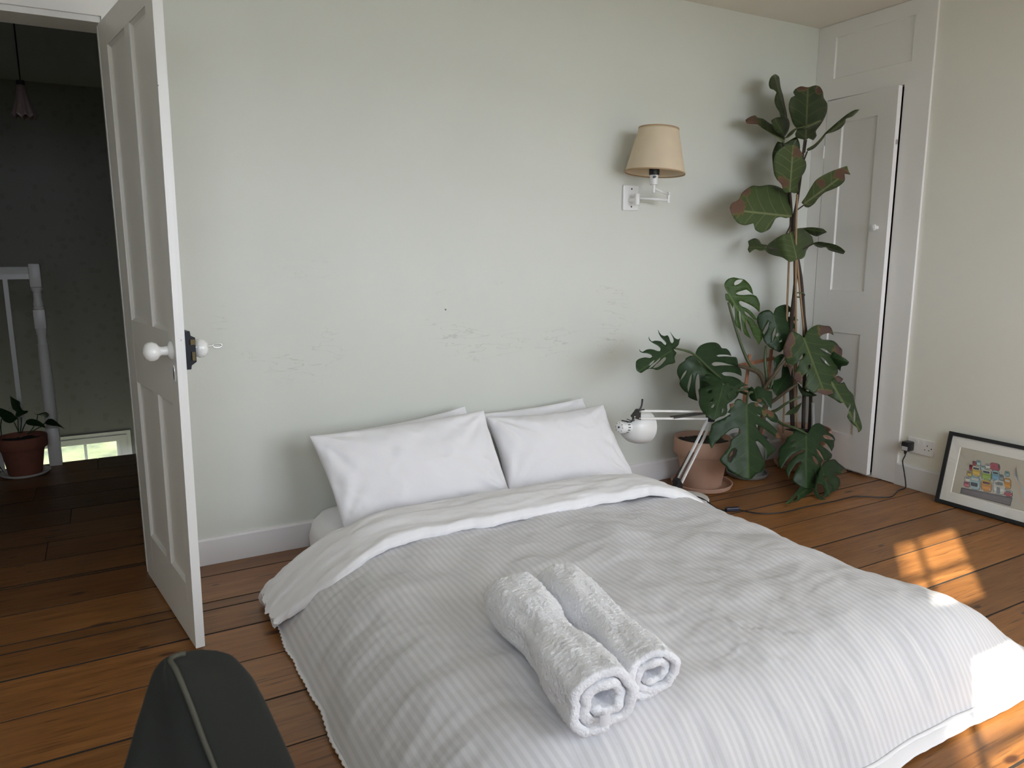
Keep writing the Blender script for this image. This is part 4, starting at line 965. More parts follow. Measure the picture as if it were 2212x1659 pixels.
LF(M_MONS, CE, [(1120,765),(1200,737),(1290,729),(1352,790),(1470,890),(1496,940),(1420,972),(1340,977),(1262,962),(1330,1020),(1370,1062),(1382,1150),(1342,1230),(1270,1280),(1248,1270),(1240,1180),(1180,1090),(1112,1006),(1088,1010),(1130,1060),(1220,1162),(1250,1232),(1230,1302),(1180,1352),(1100,1376),(1082,1358),(1112,1310),(1106,1220),(1062,1150),(1005,1138),(985,1182),(992,1280),(1040,1350),(1100,1390),(1192,1440),(1130,1452),(1060,1432),(990,1380),(930,1302),(950,1180),(990,1000),(1050,860)],
   (1060,830), (1200,1370), 2.66, 2.49, -0.03, 0.03, brown=[(1470,945,60)])
LF(M_MONS, CE, [(702,1195),(640,1270),(552,1370),(490,1432),(440,1492),(522,1482),(600,1400),(655,1330),(640,1412),(560,1472),(650,1450),(742,1380),(735,1452),(802,1420),(852,1370),(902,1290),(935,1230),(820,1220),(742,1205)],
   (840,1225), (450,1490), 2.60, 2.50, 0.03, 0.02)
LF(M_MONS, CC, [(310,640),(330,620),(392,682),(430,780),(432,900),(380,932),(300,992),(232,1042),(190,1000),(168,930),(180,852),(280,800),(290,690)], (330,820), (190,1020), 2.92, 2.88, 0.03, 0.02)
LF(M_MONS, CC, [(190,560),(290,500),(335,515),(262,622),(215,692),(186,622)], (320,520), (200,690), 2.93, 2.90, 0.02)
LF(M_MONS, CC, [(495,870),(582,962),(690,1002),(742,1030),(690,1046),(560,1032),(502,940)], (500,900), (740,1030), 2.86, 2.82, 0.02)

# fiddle-leaf fig
PF = (3.632, 2.955)
saucer('plant_saucer', 'terracotta saucer under the fig pot in the corner', PF, 0.160, M_TERRA, 0.03)
fg = thing('fiddle_leaf_fig', 'tall fiddle-leaf fig tied to canes in the corner by the cupboard', 'plant', (*PF, 0.009))
MB().lathe([(r, z+0.009) for r, z in pot_profile(0.152, 0.235, 0.108, 0.06)], (*PF, 0), n=56).build('pot', M_TERRA, fg, angle=40)
soil(fg, PF, 0.134, 0.210)
C0 = (0, 0, 1.0)
def up_stem(pts, r, material, name): return stalk(fg, C0, pts, r, material, name)
up_stem([(1735,925,2.92),(1738,800,2.93),(1737,700,2.935),(1731,610,2.94),(1722,555,2.945),(1713,490,2.95),(1721,440,2.95),(1728,390,2.955),(1733,350,2.96),(1738,300,2.965)], [0.011,0.011,0.010,0.010,0.011,0.010,0.008,0.008,0.007,0.005], M_STEM, 'woody_stem')
up_stem([(1712,925,2.94),(1708,800,2.945),(1709,700,2.95),(1716,630,2.955),(1720,570,2.955),(1712,500,2.96),(1707,430,2.965),(1702,380,2.97),(1694,320,2.975),(1690,300,2.98)], [0.012,0.012,0.011,0.010,0.010,0.009,0.009,0.008,0.007,0.005], M_STEM, 'woody_stem')
up_stem([(1748,930,2.935),(1751,850,2.94),(1745,760,2.945),(1727,600,2.955),(1721,540,2.96),(1717,470,2.965)], [0.010,0.010,0.010,0.009,0.008,0.006], M_STEM, 'woody_stem')
for p in ([(1721,930,2.90),(1719,560,2.915),(1722,420,2.92)], [(1760,930,2.95),(1735,700,2.93),(1716,500,2.93)], [(1692,935,2.96),(1699,700,2.965),(1709,440,2.97)], [(1715,930,3.0),(1716,600,2.98),(1713,470,2.98)]):
    up_stem(p, 0.0058, M_CANE, 'bamboo_cane')
up_stem([(1757,945,2.90),(1756,870,2.90)], 0.009, mat('white_plant_label', (0.45,0.45,0.43), 0.6), 'plant_tie')
ct_ = MB().tube([at(1727+11*math.cos(t), 637+5*math.sin(t), Y=2.935+0.012*math.sin(t)) for t in np.linspace(0, 2*math.pi, 14)], 0.004, 6).build('plant_tie', M_PETI, fg, smooth=True)
C5 = (1540, 140, 360/1298)
FL = lambda *a, **k: leaf(fg, *a, **k)
FL(M_FIG, C5, [(485,72),(515,92),(520,122),(526,170),(546,240),(560,310),(576,380),(580,418),(556,416),(526,405),(518,370),(490,322),(480,280),(486,240),(496,215),(475,195),(448,186),(436,160),(440,120),(456,90)], (572,415), (480,80), 2.975, 3.02, 0.35, 0.0, 0.05)
FL(M_FIG, C5, [(725,583),(745,572),(780,588),(808,550),(800,520),(836,470),(866,420),(888,360),(888,300),(862,255),(856,210),(832,170),(800,160),(740,175),(685,167),(640,190),(625,215),(640,240),(610,255),(595,290),(590,340),(605,400),(625,460),(655,505),(640,540),(645,565),(680,576)], (722,585), (740,170), 2.955, 2.90, 0.08, 0.06, brown=[(690,172,32),(835,200,36),(740,165,20)])
FL(M_FIG, C5, [(1142,348),(1110,350),(1060,375),(1000,420),(930,480),(870,535),(850,560),(790,620),(730,658),(735,672),(782,655),(830,610),(866,565),(882,540),(930,526),(1000,490),(1030,450),(1036,420),(1080,405),(1116,375)], (732,666), (1140,350), 2.95, 2.68, 0.3, 0.0)
FL(M_FIGL, C5, [(253,430),(290,405),(330,394),(345,410),(390,420),(440,455),(470,470),(500,520),(562,565),(552,612),(535,596),(510,575),(470,550),(420,515),(380,490),(350,465),(300,462),(265,456)], (552,592), (265,435), 2.97, 3.03, 0.25, 0.0, brown=[(290,430,58)])
FL(M_FIG, C5, [(453,435),(490,412),(540,408),(582,415),(597,450),(592,500),(570,545),(556,562),(520,540),(490,520),(468,480)], (560,558), (480,418), 2.97, 2.93, 0.1, 0.04)
FL(M_FIGL, C5, [(560,572),(600,525),(640,495),(700,480),(770,455),(835,430),(852,435),(800,480),(740,500),(690,496),(650,505),(620,540),(582,566)], (565,568), (845,432), 2.96, 2.82, 0.4, 0.0)
FL(M_FIG, C5, [(505,598),(560,610),(610,580),(650,560),(672,600),(678,660),(640,720),(560,790),(505,905),(480,860),(465,760),(463,690),(480,640)], (640,600), (490,890), 2.98, 3.02, 0.1, 0.02)
FL(M_FIGL, C5, [(598,992),(575,1000),(550,985),(535,935),(505,900),(485,860),(470,800),(475,740),(490,690),(530,650),(590,625),(650,630),(676,660),(690,680),(702,700),(694,730),(720,745),(727,790),(710,840),(690,870),(665,930),(665,990),(640,1001)], (598,992), (625,628), 2.93, 2.86, 0.05, 0.05, brown=[(662,672,46),(545,920,44)])
FL(M_FIGL, C5, [(612,1182),(570,1195),(530,1185),(490,1196),(470,1230),(440,1280),(375,1308),(330,1285),(317,1235),(250,1250),(200,1236),(160,1190),(140,1150),(132,1110),(150,1075),(200,1050),(225,1000),(265,965),(310,941),(360,945),(440,935),(500,945),(530,960),(582,990),(612,1050),(617,1130)], (610,1180), (145,1130), 2.94, 2.87, 0.1, 0.06, brown=[(185,1100,72),(250,985,40)])
FL(M_FIGL, C5, [(700,1085),(690,1075),(720,1030),(760,960),(800,900),(850,865),(920,830),(990,805),(1045,788),(1052,815),(1071,856),(1025,848),(1027,900),(990,940),(930,970),(870,995),(820,1040),(790,1080),(745,1111),(715,1106)], (702,1088), (1055,830), 2.93, 2.76, 0.15, 0.05, brown=[(1000,850,52),(850,922,32)])
FL(M_FIGL, C5, [(655,1518),(600,1536),(540,1500),(480,1486),(430,1466),(408,1440),(425,1405),(480,1360),(540,1325),(600,1305),(640,1280),(700,1271),(740,1300),(770,1335),(812,1345),(800,1370),(760,1405),(726,1450),(716,1490),(690,1512)], (655,1516), (600,1300), 2.86, 2.93, 0.1, 0.08)
FL(M_FIG, C5, [(700,1271),(760,1265),(820,1270),(860,1278),(888,1303),(850,1320),(810,1336),(770,1325),(740,1306)], (705,1275), (885,1302), 2.95, 2.88, 0.1)
FL(M_FIG, C5, [(775,1390),(820,1378),(880,1385),(950,1400),(1000,1425),(1031,1455),(1018,1473),(960,1460),(900,1441),(880,1420),(840,1425),(800,1412)], (780,1395), (1025,1465), 2.92, 2.77, 0.2)
FL(M_FIGL, C5, [(273,1375),(325,1351),(360,1365),(376,1395),(422,1403),(412,1441),(360,1446),(330,1435),(285,1464),(271,1440),(280,1405)], (415,1420), (278,1420), 2.93, 2.99, 0.2)
FL(M_FIG, CC, [(325,1285),(362,1240),(450,1180),(550,1118),(525,1180),(482,1250),(402,1276)], (545,1122), (330,1283), 2.90, 2.84, 0.1)
for pts in ([(1695,512,2.965),(1712,478,2.955)], [(1738,442,2.93),(1720,455,2.95)], [(1744,327,2.95),(1737,345,2.96)], [(1706,417,2.93),(1708,440,2.955)], [(1742,302,2.955),(1738,330,2.96)], [(1692,305,2.97),(1698,330,2.975)], [(1756,527,2.92),(1722,545,2.95)], [(1655,535,2.93),(1716,545,2.955)], [(1722,560,2.86),(1718,530,2.95)]):
    up_stem(pts, 0.004, M_STEM, 'leaf_stalk')

# ---------------------------------------------------------------- desk lamp on the floor beside the bed
LB = (2.575, 2.790); LY = 2.80
dl = thing('desk_lamp', 'white jointed desk lamp standing on the floor beside the bed', 'lamp', (*LB, 0))
MB().lathe([(0,0.0),(0.108,0.0),(0.110,0.004),(0.110,0.026),(0.106,0.033),(0.09,0.036),(0,0.037)], (*LB, 0), n=56).build('lamp_base', M_LAMPW, dl, angle=40)
J0 = Vector(at(1463, 1046, Y=LY)); J1 = Vector(at(1537, 893, Y=LY)); J2 = Vector(at(1380, 895, Y=LY))
MB().lathe([(0,0.036),(0.014,0.036),(0.014,J0.z-0.03),(0,J0.z-0.03)], (J0.x, LY, 0), n=16).build('pivot_post', M_LAMPW, dl, angle=40)
def lam(pts, y0, y1):
    return MB().prism([(p.x, p.z) for p in pts], lambda x, z: (x, y0, z), lambda x, z: (x, y1, z))
b = lam([J0+Vector((-0.022,0,-0.045)), J0+Vector((0.026,0,-0.045)), J0+Vector((0.026,0,0.0)), J0+Vector((0.0,0,0.035)), J0+Vector((-0.018,0,0.03))], LY-0.013, LY+0.013)
b.tube([(J0.x-0.012,LY-0.022,J0.z+0.012),(J0.x-0.012,LY+0.022,J0.z+0.012)], 0.006, 10)
b.build('lower_bracket', M_BLACK, dl)
def rod(a, c, r=0.0050):
    a, c = Vector(a), Vector(c); d = (c-a).normalized(); s = Vector((0,1,0)); u = d.cross(s)
    vs = [p+u*r*i+s*r*j for p in (a, c) for i, j in ((-1,-1),(1,-1),(1,1),(-1,1))]
    return MB().add(vs, [(0,3,2,1),(4,5,6,7),(0,1,5,4),(1,2,6,5),(2,3,7,6),(3,0,4,7)])
low0, low1 = J0+Vector((-0.006,0,0.01)), J1+Vector((-0.012,0,-0.01))
rod(low0, low1).build('lower_arm', M_LAMPW, dl)
rod(J0+Vector((0.016,0,-0.016)), J1+Vector((0.010,0,-0.036))).build('lower_arm', M_LAMPW, dl)
rod(J2+Vector((0.0,0,0.018)), J1+Vector((-0.015,0,0.012))).build('upper_arm', M_LAMPW, dl)
rod(J2+Vector((0.0,0,-0.020)), J1+Vector((-0.015,0,-0.026))).build('upper_arm', M_LAMPW, dl)
lam([J1+Vector((-0.028,0,0.022)), J1+Vector((-0.028,0,-0.04)), J1+Vector((0.012,0,-0.045)), J1+Vector((0.02,0,0.0)), J1+Vector((0.0,0,0.022))], LY-0.012, LY+0.012).build('elbow_bracket', M_BLACK, dl)
def spring(a, c, r, turns, name, m):
    a, c = Vector(a), Vector(c); d = (c-a); L = d.length; d.normalize(); u = d.orthogonal().normalized(); w = d.cross(u)
    pts = [a + d*(L*t) + (u*math.cos(2*math.pi*turns*t)+w*math.sin(2*math.pi*turns*t))*r for t in np.linspace(0, 1, int(turns*10))]
    MB().tube(pts, 0.0011, 5).build(name, m, dl, smooth=True)
dlow = (J1-J0)
for y in (-0.014, 0.014):
    o_ = Vector((0, y, 0))
    spring(J0+Vector((-0.014,0,0.012))+o_, J0+dlow*0.46+Vector((-0.006,0,0.0))+o_, 0.0042, 34, 'spring', M_BLACK)
    spring(J2+(J1-J2)*0.44+Vector((0,0,-0.018))+o_, J1+Vector((-0.03,0,0.008))+o_, 0.0042, 34, 'spring', M_BLACK)
b = lam([J2+Vector((0.004,0,0.026)), J2+Vector((0.004,0,-0.028)), J2+Vector((-0.038,0,-0.012)), J2+Vector((-0.042,0,-0.004)), J2+Vector((-0.012,0,0.026))], LY-0.011, LY+0.011)
b.tube([J2+Vector((-0.008,-0.012,0.02)), J2+Vector((0.004,-0.014,0.045)), J2+Vector((0.008,-0.014,0.078))], [0.005,0.004,0.0048], 8, smooth=4)
b.tube([J2+Vector((-0.008,-0.012,0.024)), J2+Vector((0.022,-0.014,0.024))], 0.003, 8)
b.build('head_bracket', M_BLACK, dl)
for p in ((-0.003,0.016),(-0.003,-0.018),(-0.034,-0.007)):
    q = J2+Vector((p[0], -0.0115, p[1])); MB().lathe([(0.004,0),(0.0042,0.002),(0,0.003)], q, (0,-1,0), 10).build('rivet', M_STEEL, dl)
# shade: small ventilated cap, then a round bowl opening away from the bed
AX = Vector((0.95, 0.22, -0.13)).normalized()
S0 = Vector(at(1337, 923, Y=LY+0.05))
pr = [(0.0,0.0),(0.020,0.001),(0.027,0.005),(0.030,0.014),(0.032,0.060),(0.036,0.064),(0.052,0.070),(0.067,0.083),(0.078,0.104),(0.085,0.134),(0.0875,0.170),(0.0875,0.190),(0.0855,0.190),(0.0855,0.170),(0.082,0.134),(0.074,0.106),(0.063,0.087),(0.048,0.075),(0.0,0.072)]
hd = MB().lathe(pr, S0, AX, 48).build('lamp_shade', M_LAMPW, dl, angle=45)
u_ = AX.orthogonal().normalized(); w_ = AX.cross(u_)
vt = MB()
def slot(c, dl_, dw, dn, l, w):
    vs = [c+dl_*(i*l)+dw*(j*w)+dn*k for k in (-0.001, 0.0006) for i, j in ((-1,-1),(1,-1),(1,1),(-1,1))]
    vt.add(vs, [(0,3,2,1),(4,5,6,7),(0,1,5,4),(1,2,6,5),(2,3,7,6),(3,0,4,7)])
for k in range(8):
    t = 2*math.pi*k/8; r = u_*math.cos(t)+w_*math.sin(t); slot(S0+r*0.0165+AX*0.0018, r, AX.cross(r), -AX, 0.0072, 0.0021)
for k in range(14):
    t = 2*math.pi*k/14; r = u_*math.cos(t)+w_*math.sin(t); slot(S0+r*0.0318+AX*0.044, AX, AX.cross(r), r, 0.0085, 0.0021)
vt.lathe([(0.005,0.0025),(0.005,-0.003),(0,-0.0035)], S0, AX, 14)
tag(vt.build('vent_slots', M_BLACK, hd), kind='stuff')
fk = MB().tube([J2+Vector((-0.036,0,-0.010)), J2+Vector((-0.055,-0.01,-0.03)), S0+AX*0.020+Vector((0,0,0.034))], 0.0032, 8, smooth=5)
fk.tube([J2+Vector((-0.036,0,-0.006)), J2+Vector((-0.030,0.0,-0.03)), S0+AX*0.06+Vector((0,0,0.040))], 0.0022, 8, smooth=4)
fk.build('shade_fork', M_BLACK, dl, smooth=True)
# flex with inline switch and plug
gz = 0.0045
cp = [J0+Vector((0.03,0.0,-0.02)), J0+Vector((0.05,-0.005,-0.06)), Vector((2.600,2.730,0.044)), Vector((2.618,2.690,0.030)), Vector((2.640,2.640,gz))]
sw0, sw1 = Vector((2.655,2.598,gz)), Vector((2.722,2.575,gz))
flex = MB().tube(cp+[sw0], 0.0034, 8, smooth=6)
c2 = [sw1] + [Vector((*at(x, y, Z=gz)[:2], gz)) for x, y in ((1640,1109),(1690,1107),(1740,1095),(1800,1083),(1832,1075),(1852,1072),(1900,1074),(1925,1073),(1940,1060))]
c2 += [Vector((3.775,2.385,0.005)), Vector((3.785,2.390,0.03)), Vector((3.782,2.402,0.09)), Vector((3.775,2.412,0.15)), Vector((3.772,2.400,0.185)), Vector((3.772,2.400,0.205))]
flex.tube(c2, 0.0034, 8, smooth=6)
cord = flex.build('power_cord', M_BLACK, dl, smooth=True)
d_ = (sw1-sw0).normalized(); n_ = Vector((-d_.y, d_.x, 0))
sb = MB().bbox(-0.036, 0.036, -0.012, 0.012, 0.0, 0.020, 0.004)
cs = (sw0+sw1)/2
sb.v = [tuple(Vector((cs.x,cs.y,0.0005))+d_*v[0]+n_*v[1]+Vector((0,0,v[2]))) for v in sb.v]
sb.build('inline_switch', mat('navy_black_plastic', (0.010,0.013,0.03), 0.35), cord)
pg = MB().bbox(3.763, 3.8155, 2.378, 2.424, 0.212, 0.264, 0.007)
pg.lathe([(0,0.0),(0.006,0.0),(0.009,0.02),(0,0.02)], (3.772,2.400,0.196), n=12)
plug = pg.build('plug_adaptor', M_BLACK, cord, angle=40)
lb = MB().box(3.7622, 3.7632, 2.384, 2.418, 0.217, 0.238)
lb2 = lb.build('rating_label', mat('silver_label', (0.55,0.55,0.56), 0.4, var=0.4, vscale=300), cord)

# ---------------------------------------------------------------- double socket
ws = thing('wall_socket', 'white double wall socket above the right skirting board, one plug in', 'socket', (XR, 2.347, 0.242))
MB().bbox(XR-0.0095, XR, 2.273, 2.421, 0.199, 0.285, 0.003).build('plate', M_PLATE, ws)
for y in (2.364, 2.333):
    b = MB(); s = 0.0035
    b.add([(XR-0.0095,y-0.0065,0.250),(XR-0.0095,y+0.0065,0.250),(XR-0.0095-s,y+0.0065,0.276),(XR-0.0095-s,y-0.0065,0.276),(XR-0.006,y-0.0065,0.250),(XR-0.006,y+0.0065,0.250),(XR-0.006,y+0.0065,0.276),(XR-0.006,y-0.0065,0.276)],
          [(0,1,2,3),(4,7,6,5),(0,4,5,1),(3,2,6,7),(0,3,7,4),(1,5,6,2)])
    b.build('rocker_switch', M_LAMPW, ws)
hb = MB()
x = XR-0.0099
hb.box(x, x+0.003, 2.3065, 2.3105, 0.250, 0.259)
for y in (2.320, 2.298): hb.box(x, x+0.003, y-0.0032, y+0.0032, 0.229, 0.233)
hb.lathe([(0.0035,0.0),(0.0032,0.0015),(0,0.0015)], (x+0.0005,2.2845,0.242), (-1,0,0), 12)
hb.build('socket_hole', M_HOLE, ws)

# ---------------------------------------------------------------- wall lamp
wl = thing('wall_lamp', 'swing-arm wall lamp with cream tapered shade above the right pillow', 'lamp', (2.46, YB, 1.558))
PYw = YB-0.014
bp = MB().bbox(2.408, 2.506, PYw, YB-0.0005, 1.496, 1.624, 0.004).build('back_plate', M_LAMPW, wl)
for z in (1.605, 1.515):
    MB().lathe([(0.0045,-0.001),(0.0045,0.0008),(0,0.001)], (2.460,PYw,z), (0,-1,0), 12).build('screw', M_BLACK, bp)
E0 = Vector(at(1376, 430, Y=3.125)); E1 = Vector(at(1444, 428, Y=3.075)); E2 = Vector(at(1412, 409, Y=3.015))
b = MB().tube([(E0.x-0.01, PYw, E0.z-0.004), (E0.x, E0.y, E0.z-0.004)], 0.013, 14)
b.lathe([(0,-0.030),(0.014,-0.030),(0.014,0.026),(0,0.026)], E0, n=18)
b.build('wall_pivot', M_LAMPW, wl, angle=40)
MB().tube([E0+Vector((0.01,-0.002,0.006)), E1+Vector((0,0,-0.010))], 0.0075, 10).build('swing_arm', M_LAMPW, wl, smooth=True)
MB().lathe([(0,-0.024),(0.0085,-0.024),(0.0085,0.030),(0,0.030)], E1, n=14).build('elbow_pivot', M_LAMPW, wl, angle=40)
MB().tube([E1+Vector((0,0,0.018)), E2+Vector((0.004,0,0.004))], 0.0068, 10).build('swing_arm', M_LAMPW, wl, smooth=True)
TA = Vector((math.sin(math.radians(4.5)), 0.0, math.cos(math.radians(4.5))))
E2t = E2.copy()
ho = MB().lathe([(0,-0.016),(0.0088,-0.016),(0.0088,0.020),(0.019,0.022),(0.0205,0.028),(0.0205,0.070),(0.0,0.070)], E2t, n=22).build('lamp_holder', M_LAMPW, wl, angle=40)
hb_ = MB().lathe([(0,0.069),(0.024,0.069),(0.026,0.076),(0.026,0.10),(0,0.10)], E2t, n=18)
hb_.tube([E2t+Vector((-0.012,-0.014,0.058)), E2t+Vector((-0.018,-0.030,0.058))], 0.0058, 10)
hb_.build('switch', M_BLACK, ho, angle=40)
SBC = E2t + Vector((0.004, 0.0, 0.078)); r0, r1, hh = 0.149, 0.099, 0.212
shd = MB().lathe([(r0, 0.0), (r0-0.003, 0.012), (r1+0.002, hh-0.010), (r1, hh), (r1-0.0018, hh), (r1, hh-0.012), (r0-0.005, 0.012), (r0-0.002, 0.0), (r0, 0.0)], SBC, TA, 64).build('lamp_shade', M_SHADE, wl, smooth=True)
for r, h in ((r0, 0.0), (r1, hh)):
    MB().lathe([(r+0.0012,-0.001),(r+0.0012,0.005),(r-0.003,0.005),(r-0.003,-0.001),(r+0.0012,-0.001)], SBC+TA*h, TA, 64).build('shade_binding', M_TRIMSH, shd, angle=40)
gz_ = MB()
for t in (0.3, 2.4, 4.5):
    q = SBC+TA*0.03; gz_.tube([q, q+Vector((math.cos(t)*(r0-0.012), math.sin(t)*(r0-0.012), 0.0))], 0.0015, 6)
gz_.tube([E2t+Vector((0,0,0.09)), SBC+TA*0.03], 0.006, 8)
gz_.build('shade_carrier', M_STEEL, wl)
MB().lathe([(0,0.10),(0.014,0.105),(0.016,0.12),(0.030,0.155),(0.028,0.175),(0.015,0.19),(0,0.193)], E2t, n=20).build('light_bulb', mat('unlit_bulb', (0.75,0.74,0.70), 0.2), wl, smooth=True)

# ---------------------------------------------------------------- framed print leaning on the right wall
pf = thing('framed_print', 'black-framed print of piled colourful toy cars leaning against the right wall', 'picture', (3.71, 2.17, 0))
PB = Vector((3.712, 2.178, 0.003)); PT = Vector((3.796, 2.186, 0.366)); PU = (PT-PB); PHt = PU.length; PU.normalize()
PRt = Vector((0.018, -1.0, 0.0)).normalized(); PN = PRt.cross(PU).normalized()
if PN.x > 0: PN = -PN
PWd = 0.545
def pp(a, b, d): return PB + PRt*a + PU*b + PN*d
fw = 0.019
fb = MB()
for poly in ([(0,0),(PWd,0),(PWd-fw,fw),(fw,fw)], [(PWd,0),(PWd,PHt),(PWd-fw,PHt-fw),(PWd-fw,fw)], [(PWd,PHt),(0,PHt),(fw,PHt-fw),(PWd-fw,PHt-fw)], [(0,PHt),(0,0),(fw,fw),(fw,PHt-fw)]):
    b = MB().prism(poly, lambda a, c: pp(a, c, -0.018), lambda a, c: pp(a, c, 0.004)); b.build('frame_bar', M_FRAMEB, pf)
MB().prism([(fw*0.6,fw*0.6),(PWd-fw*0.6,fw*0.6),(PWd-fw*0.6,PHt-fw*0.6),(fw*0.6,PHt-fw*0.6)], lambda a, c: pp(a, c, -0.017), lambda a, c: pp(a, c, -0.0075)).build('backing_board', M_PRINT, pf)
wx0, wx1, wy0, wy1 = 0.066, PWd-0.066, 0.066, PHt-0.068
mb_ = MB()
def ringq(o_, i_, do, di):
    vs = [pp(*p, do) for p in o_]+[pp(*p, di) for p in i_]
    mb_.add(vs, [(k, (k+1) % 4, 4+(k+1) % 4, 4+k) for k in range(4)])
oo = [(fw*0.8,fw*0.8),(PWd-fw*0.8,fw*0.8),(PWd-fw*0.8,PHt-fw*0.8),(fw*0.8,PHt-fw*0.8)]; ii = [(wx0,wy0),(wx1,wy0),(wx1,wy1),(wx0,wy1)]
i2 = [(wx0+0.003,wy0+0.003),(wx1-0.003,wy0+0.003),(wx1-0.003,wy1-0.003),(wx0+0.003,wy1-0.003)]
ringq(oo, ii, -0.003, -0.003); ringq(ii, i2, -0.003, -0.0065)
mb_.build('mount', M_MAT, pf)
MB().prism([(wx0-0.002,wy0-0.002),(wx1+0.002,wy0-0.002),(wx1+0.002,wy1+0.002),(wx0-0.002,wy1+0.002)], lambda a, c: pp(a, c, -0.0074), lambda a, c: pp(a, c, -0.0066)).build('print_sheet', M_PRINT, pf)
# the printed picture: flat colour shapes
A0 = np.linalg.inv(np.array([[1325.0, 235.0], [370.0, -1060.0]]))
UNIT = 0.405
def pq(cx, cy_):
    a, b = A0 @ np.array([cx, cy_-1180.0]); return a*UNIT, b*PHt
CLR = {}
def ink(rgb):
    if rgb not in CLR: CLR[rgb] = mat('print_ink', rgb, 0.8)
    return CLR[rgb]
NAVY, RED, PINK, CRIM = (0.02,0.03,0.05), (0.35,0.03,0.05), (0.55,0.12,0.17), (0.42,0.05,0.10)
LBL, BLU, WHT, YEL, ORG, GRN, GRY, TEAL, DK, BRN = (0.36,0.52,0.56), (0.16,0.33,0.48), (0.62,0.60,0.56), (0.62,0.40,0.05), (0.62,0.27,0.04), (0.26,0.38,0.06), (0.22,0.25,0.27), (0.20,0.37,0.40), (0.05,0.05,0.06), (0.12,0.03,0.02)
items = []   # colour, polygon in local picture metres, layer
def rr(cx, cy_, w, h, rgb, layer, k=0.25, rot=0.28, skew=0.0):
    # rounded rectangle drawn upright in the print (the crop's own tilt removed by pq)
    pts = []
    for sx, sy, a0 in ((1,1,0),(-1,1,90),(-1,-1,180),(1,-1,270)):
        r = min(w, h)*k
        for a in (0, 45, 90):
            t = math.radians(a0+a); pts.append((sx*(w/2-r)+r*math.cos(t), sy*(h/2-r)+r*math.sin(t)))
    items.append((rgb, [pq(cx+x, cy_+y+x*0.24) for x, y in pts], layer))
def car(cx, cy_, w, h, body, roof=None, win=NAVY):
    rr(cx, cy_, w+14, h+12, DK, 1, 0.3); rr(cx, cy_, w, h, body, 2, 0.3)
    rr(cx, cy_-h*0.30, w*0.92, h*0.34, roof or body, 3, 0.35); rr(cx, cy_-h*0.26, w*0.72, h*0.19, win, 4, 0.3)
    rr(cx, cy_+h*0.18, w*0.76, h*0.22, tuple(min(1, c*1.35) for c in body), 3, 0.2)
    for s in (-1, 1): rr(cx+s*w*0.36, cy_+h*0.37, w*0.15, h*0.10, WHT, 4, 0.4)
items.append((DK, [pq(*p) for p in ((430,985),(1222,1160),(1192,1280),(412,1072))], 1))
items.append(((0.16,0.13,0.14), [pq(*p) for p in ((440,1000),(1210,1172),(1186,1262),(424,1066))], 2))
for k in range(5): items.append(((0.23,0.19,0.20), [pq(*p) for p in ((470+150*k,1030+35*k),(560+150*k,1052+35*k),(558+150*k,1060+35*k),(468+150*k,1038+35*k))], 3))
for a in ((1140,820,60,70,TEAL),(1052,868,62,84,GRY),(768,712,62,58,LBL),(846,694,76,66,WHT),(636,640,48,66,RED),(703,636,60,74,LBL),(582,700,44,80,RED),(556,788,70,74,YEL),(530,868,84,72,WHT),(515,942,84,76,PINK)): car(*a)
rr(955, 708, 160, 112, DK, 1, 0.35); rr(955, 708, 148, 100, CRIM, 2, 0.35); rr(935, 705, 34, 36, RED, 3, 0.5); rr(1015, 706, 22, 64, DK, 3, 0.4)
car(665, 756, 130, 150, YEL, WHT); car(825, 820, 144, 160, GRN, WHT); car(965, 838, 110, 150, BLU, LBL); car(1146, 958, 96, 140, ORG, ORG, WHT)
car(646, 926, 160, 196, LBL, TEAL, WHT); rr(636, 950, 112, 56, NAVY, 4, 0.25)
car(826, 978, 156, 164, ORG, YEL, BRN); car(1020, 1010, 176, 186, WHT, WHT, GRY); rr(1025, 950, 150, 84, WHT, 4, 0.5); rr(1035, 950, 92, 40, GRY, 5, 0.5); rr(1010, 1050, 54, 92, GRY, 4, 0.2)
car(1160, 1098, 112, 86, RED, WHT)
items.append(((0.62,0.45,0.33), [pq(*p) for p in ((1275,712),(1236,735),(1214,800),(1222,880),(1262,960),(1300,1030),(1322,1120),(1340,1200),(1400,1262),(1460,1270),(1450,1120),(1395,1020),(1350,960),(1300,900),(1268,850),(1252,790),(1262,745))], 1))
items.append(((0.50,0.52,0.54), [pq(*p) for p in ((1262,735),(1236,790),(1244,870),(1300,960),(1340,1020),(1352,1110),(1370,1190),(1420,1230),(1440,1130),(1385,1030),(1340,970),(1285,900),(1256,840),(1250,785))], 2))
cols = sorted({it[0] for it in items})
pb_ = MB(); midx = []
for rgb, poly, layer in items:
    n0 = len(pb_.f); d = -0.0064 + 0.00012*layer
    poly = [(min(max(a, wx0+0.003), wx1-0.003), min(max(b, wy0+0.003), wy1-0.003)) for a, b in poly]
    c = np.mean(np.array(poly), axis=0)
    pb_.add([pp(a, b, d) for a, b in poly]+[pp(*c, d)], [(i, (i+1) % len(poly), len(poly)) for i in range(len(poly))])
    midx += [cols.index(rgb)]*(len(pb_.f)-n0)
po = pb_.build('printed_picture', None, pf); po['label'] = 'printed pile of colourful toy cars'
for c in cols: po.data.materials.append(ink(c))
po.data.polygons.foreach_set('material_index', midx)
MB().prism([(fw*0.9,fw*0.9),(PWd-fw*0.9,fw*0.9),(PWd-fw*0.9,PHt-fw*0.9),(fw*0.9,PHt-fw*0.9)], lambda a, c: pp(a, c, -0.0016), lambda a, c: pp(a, c, -0.0004)).build('glazing', M_GLASS, pf)

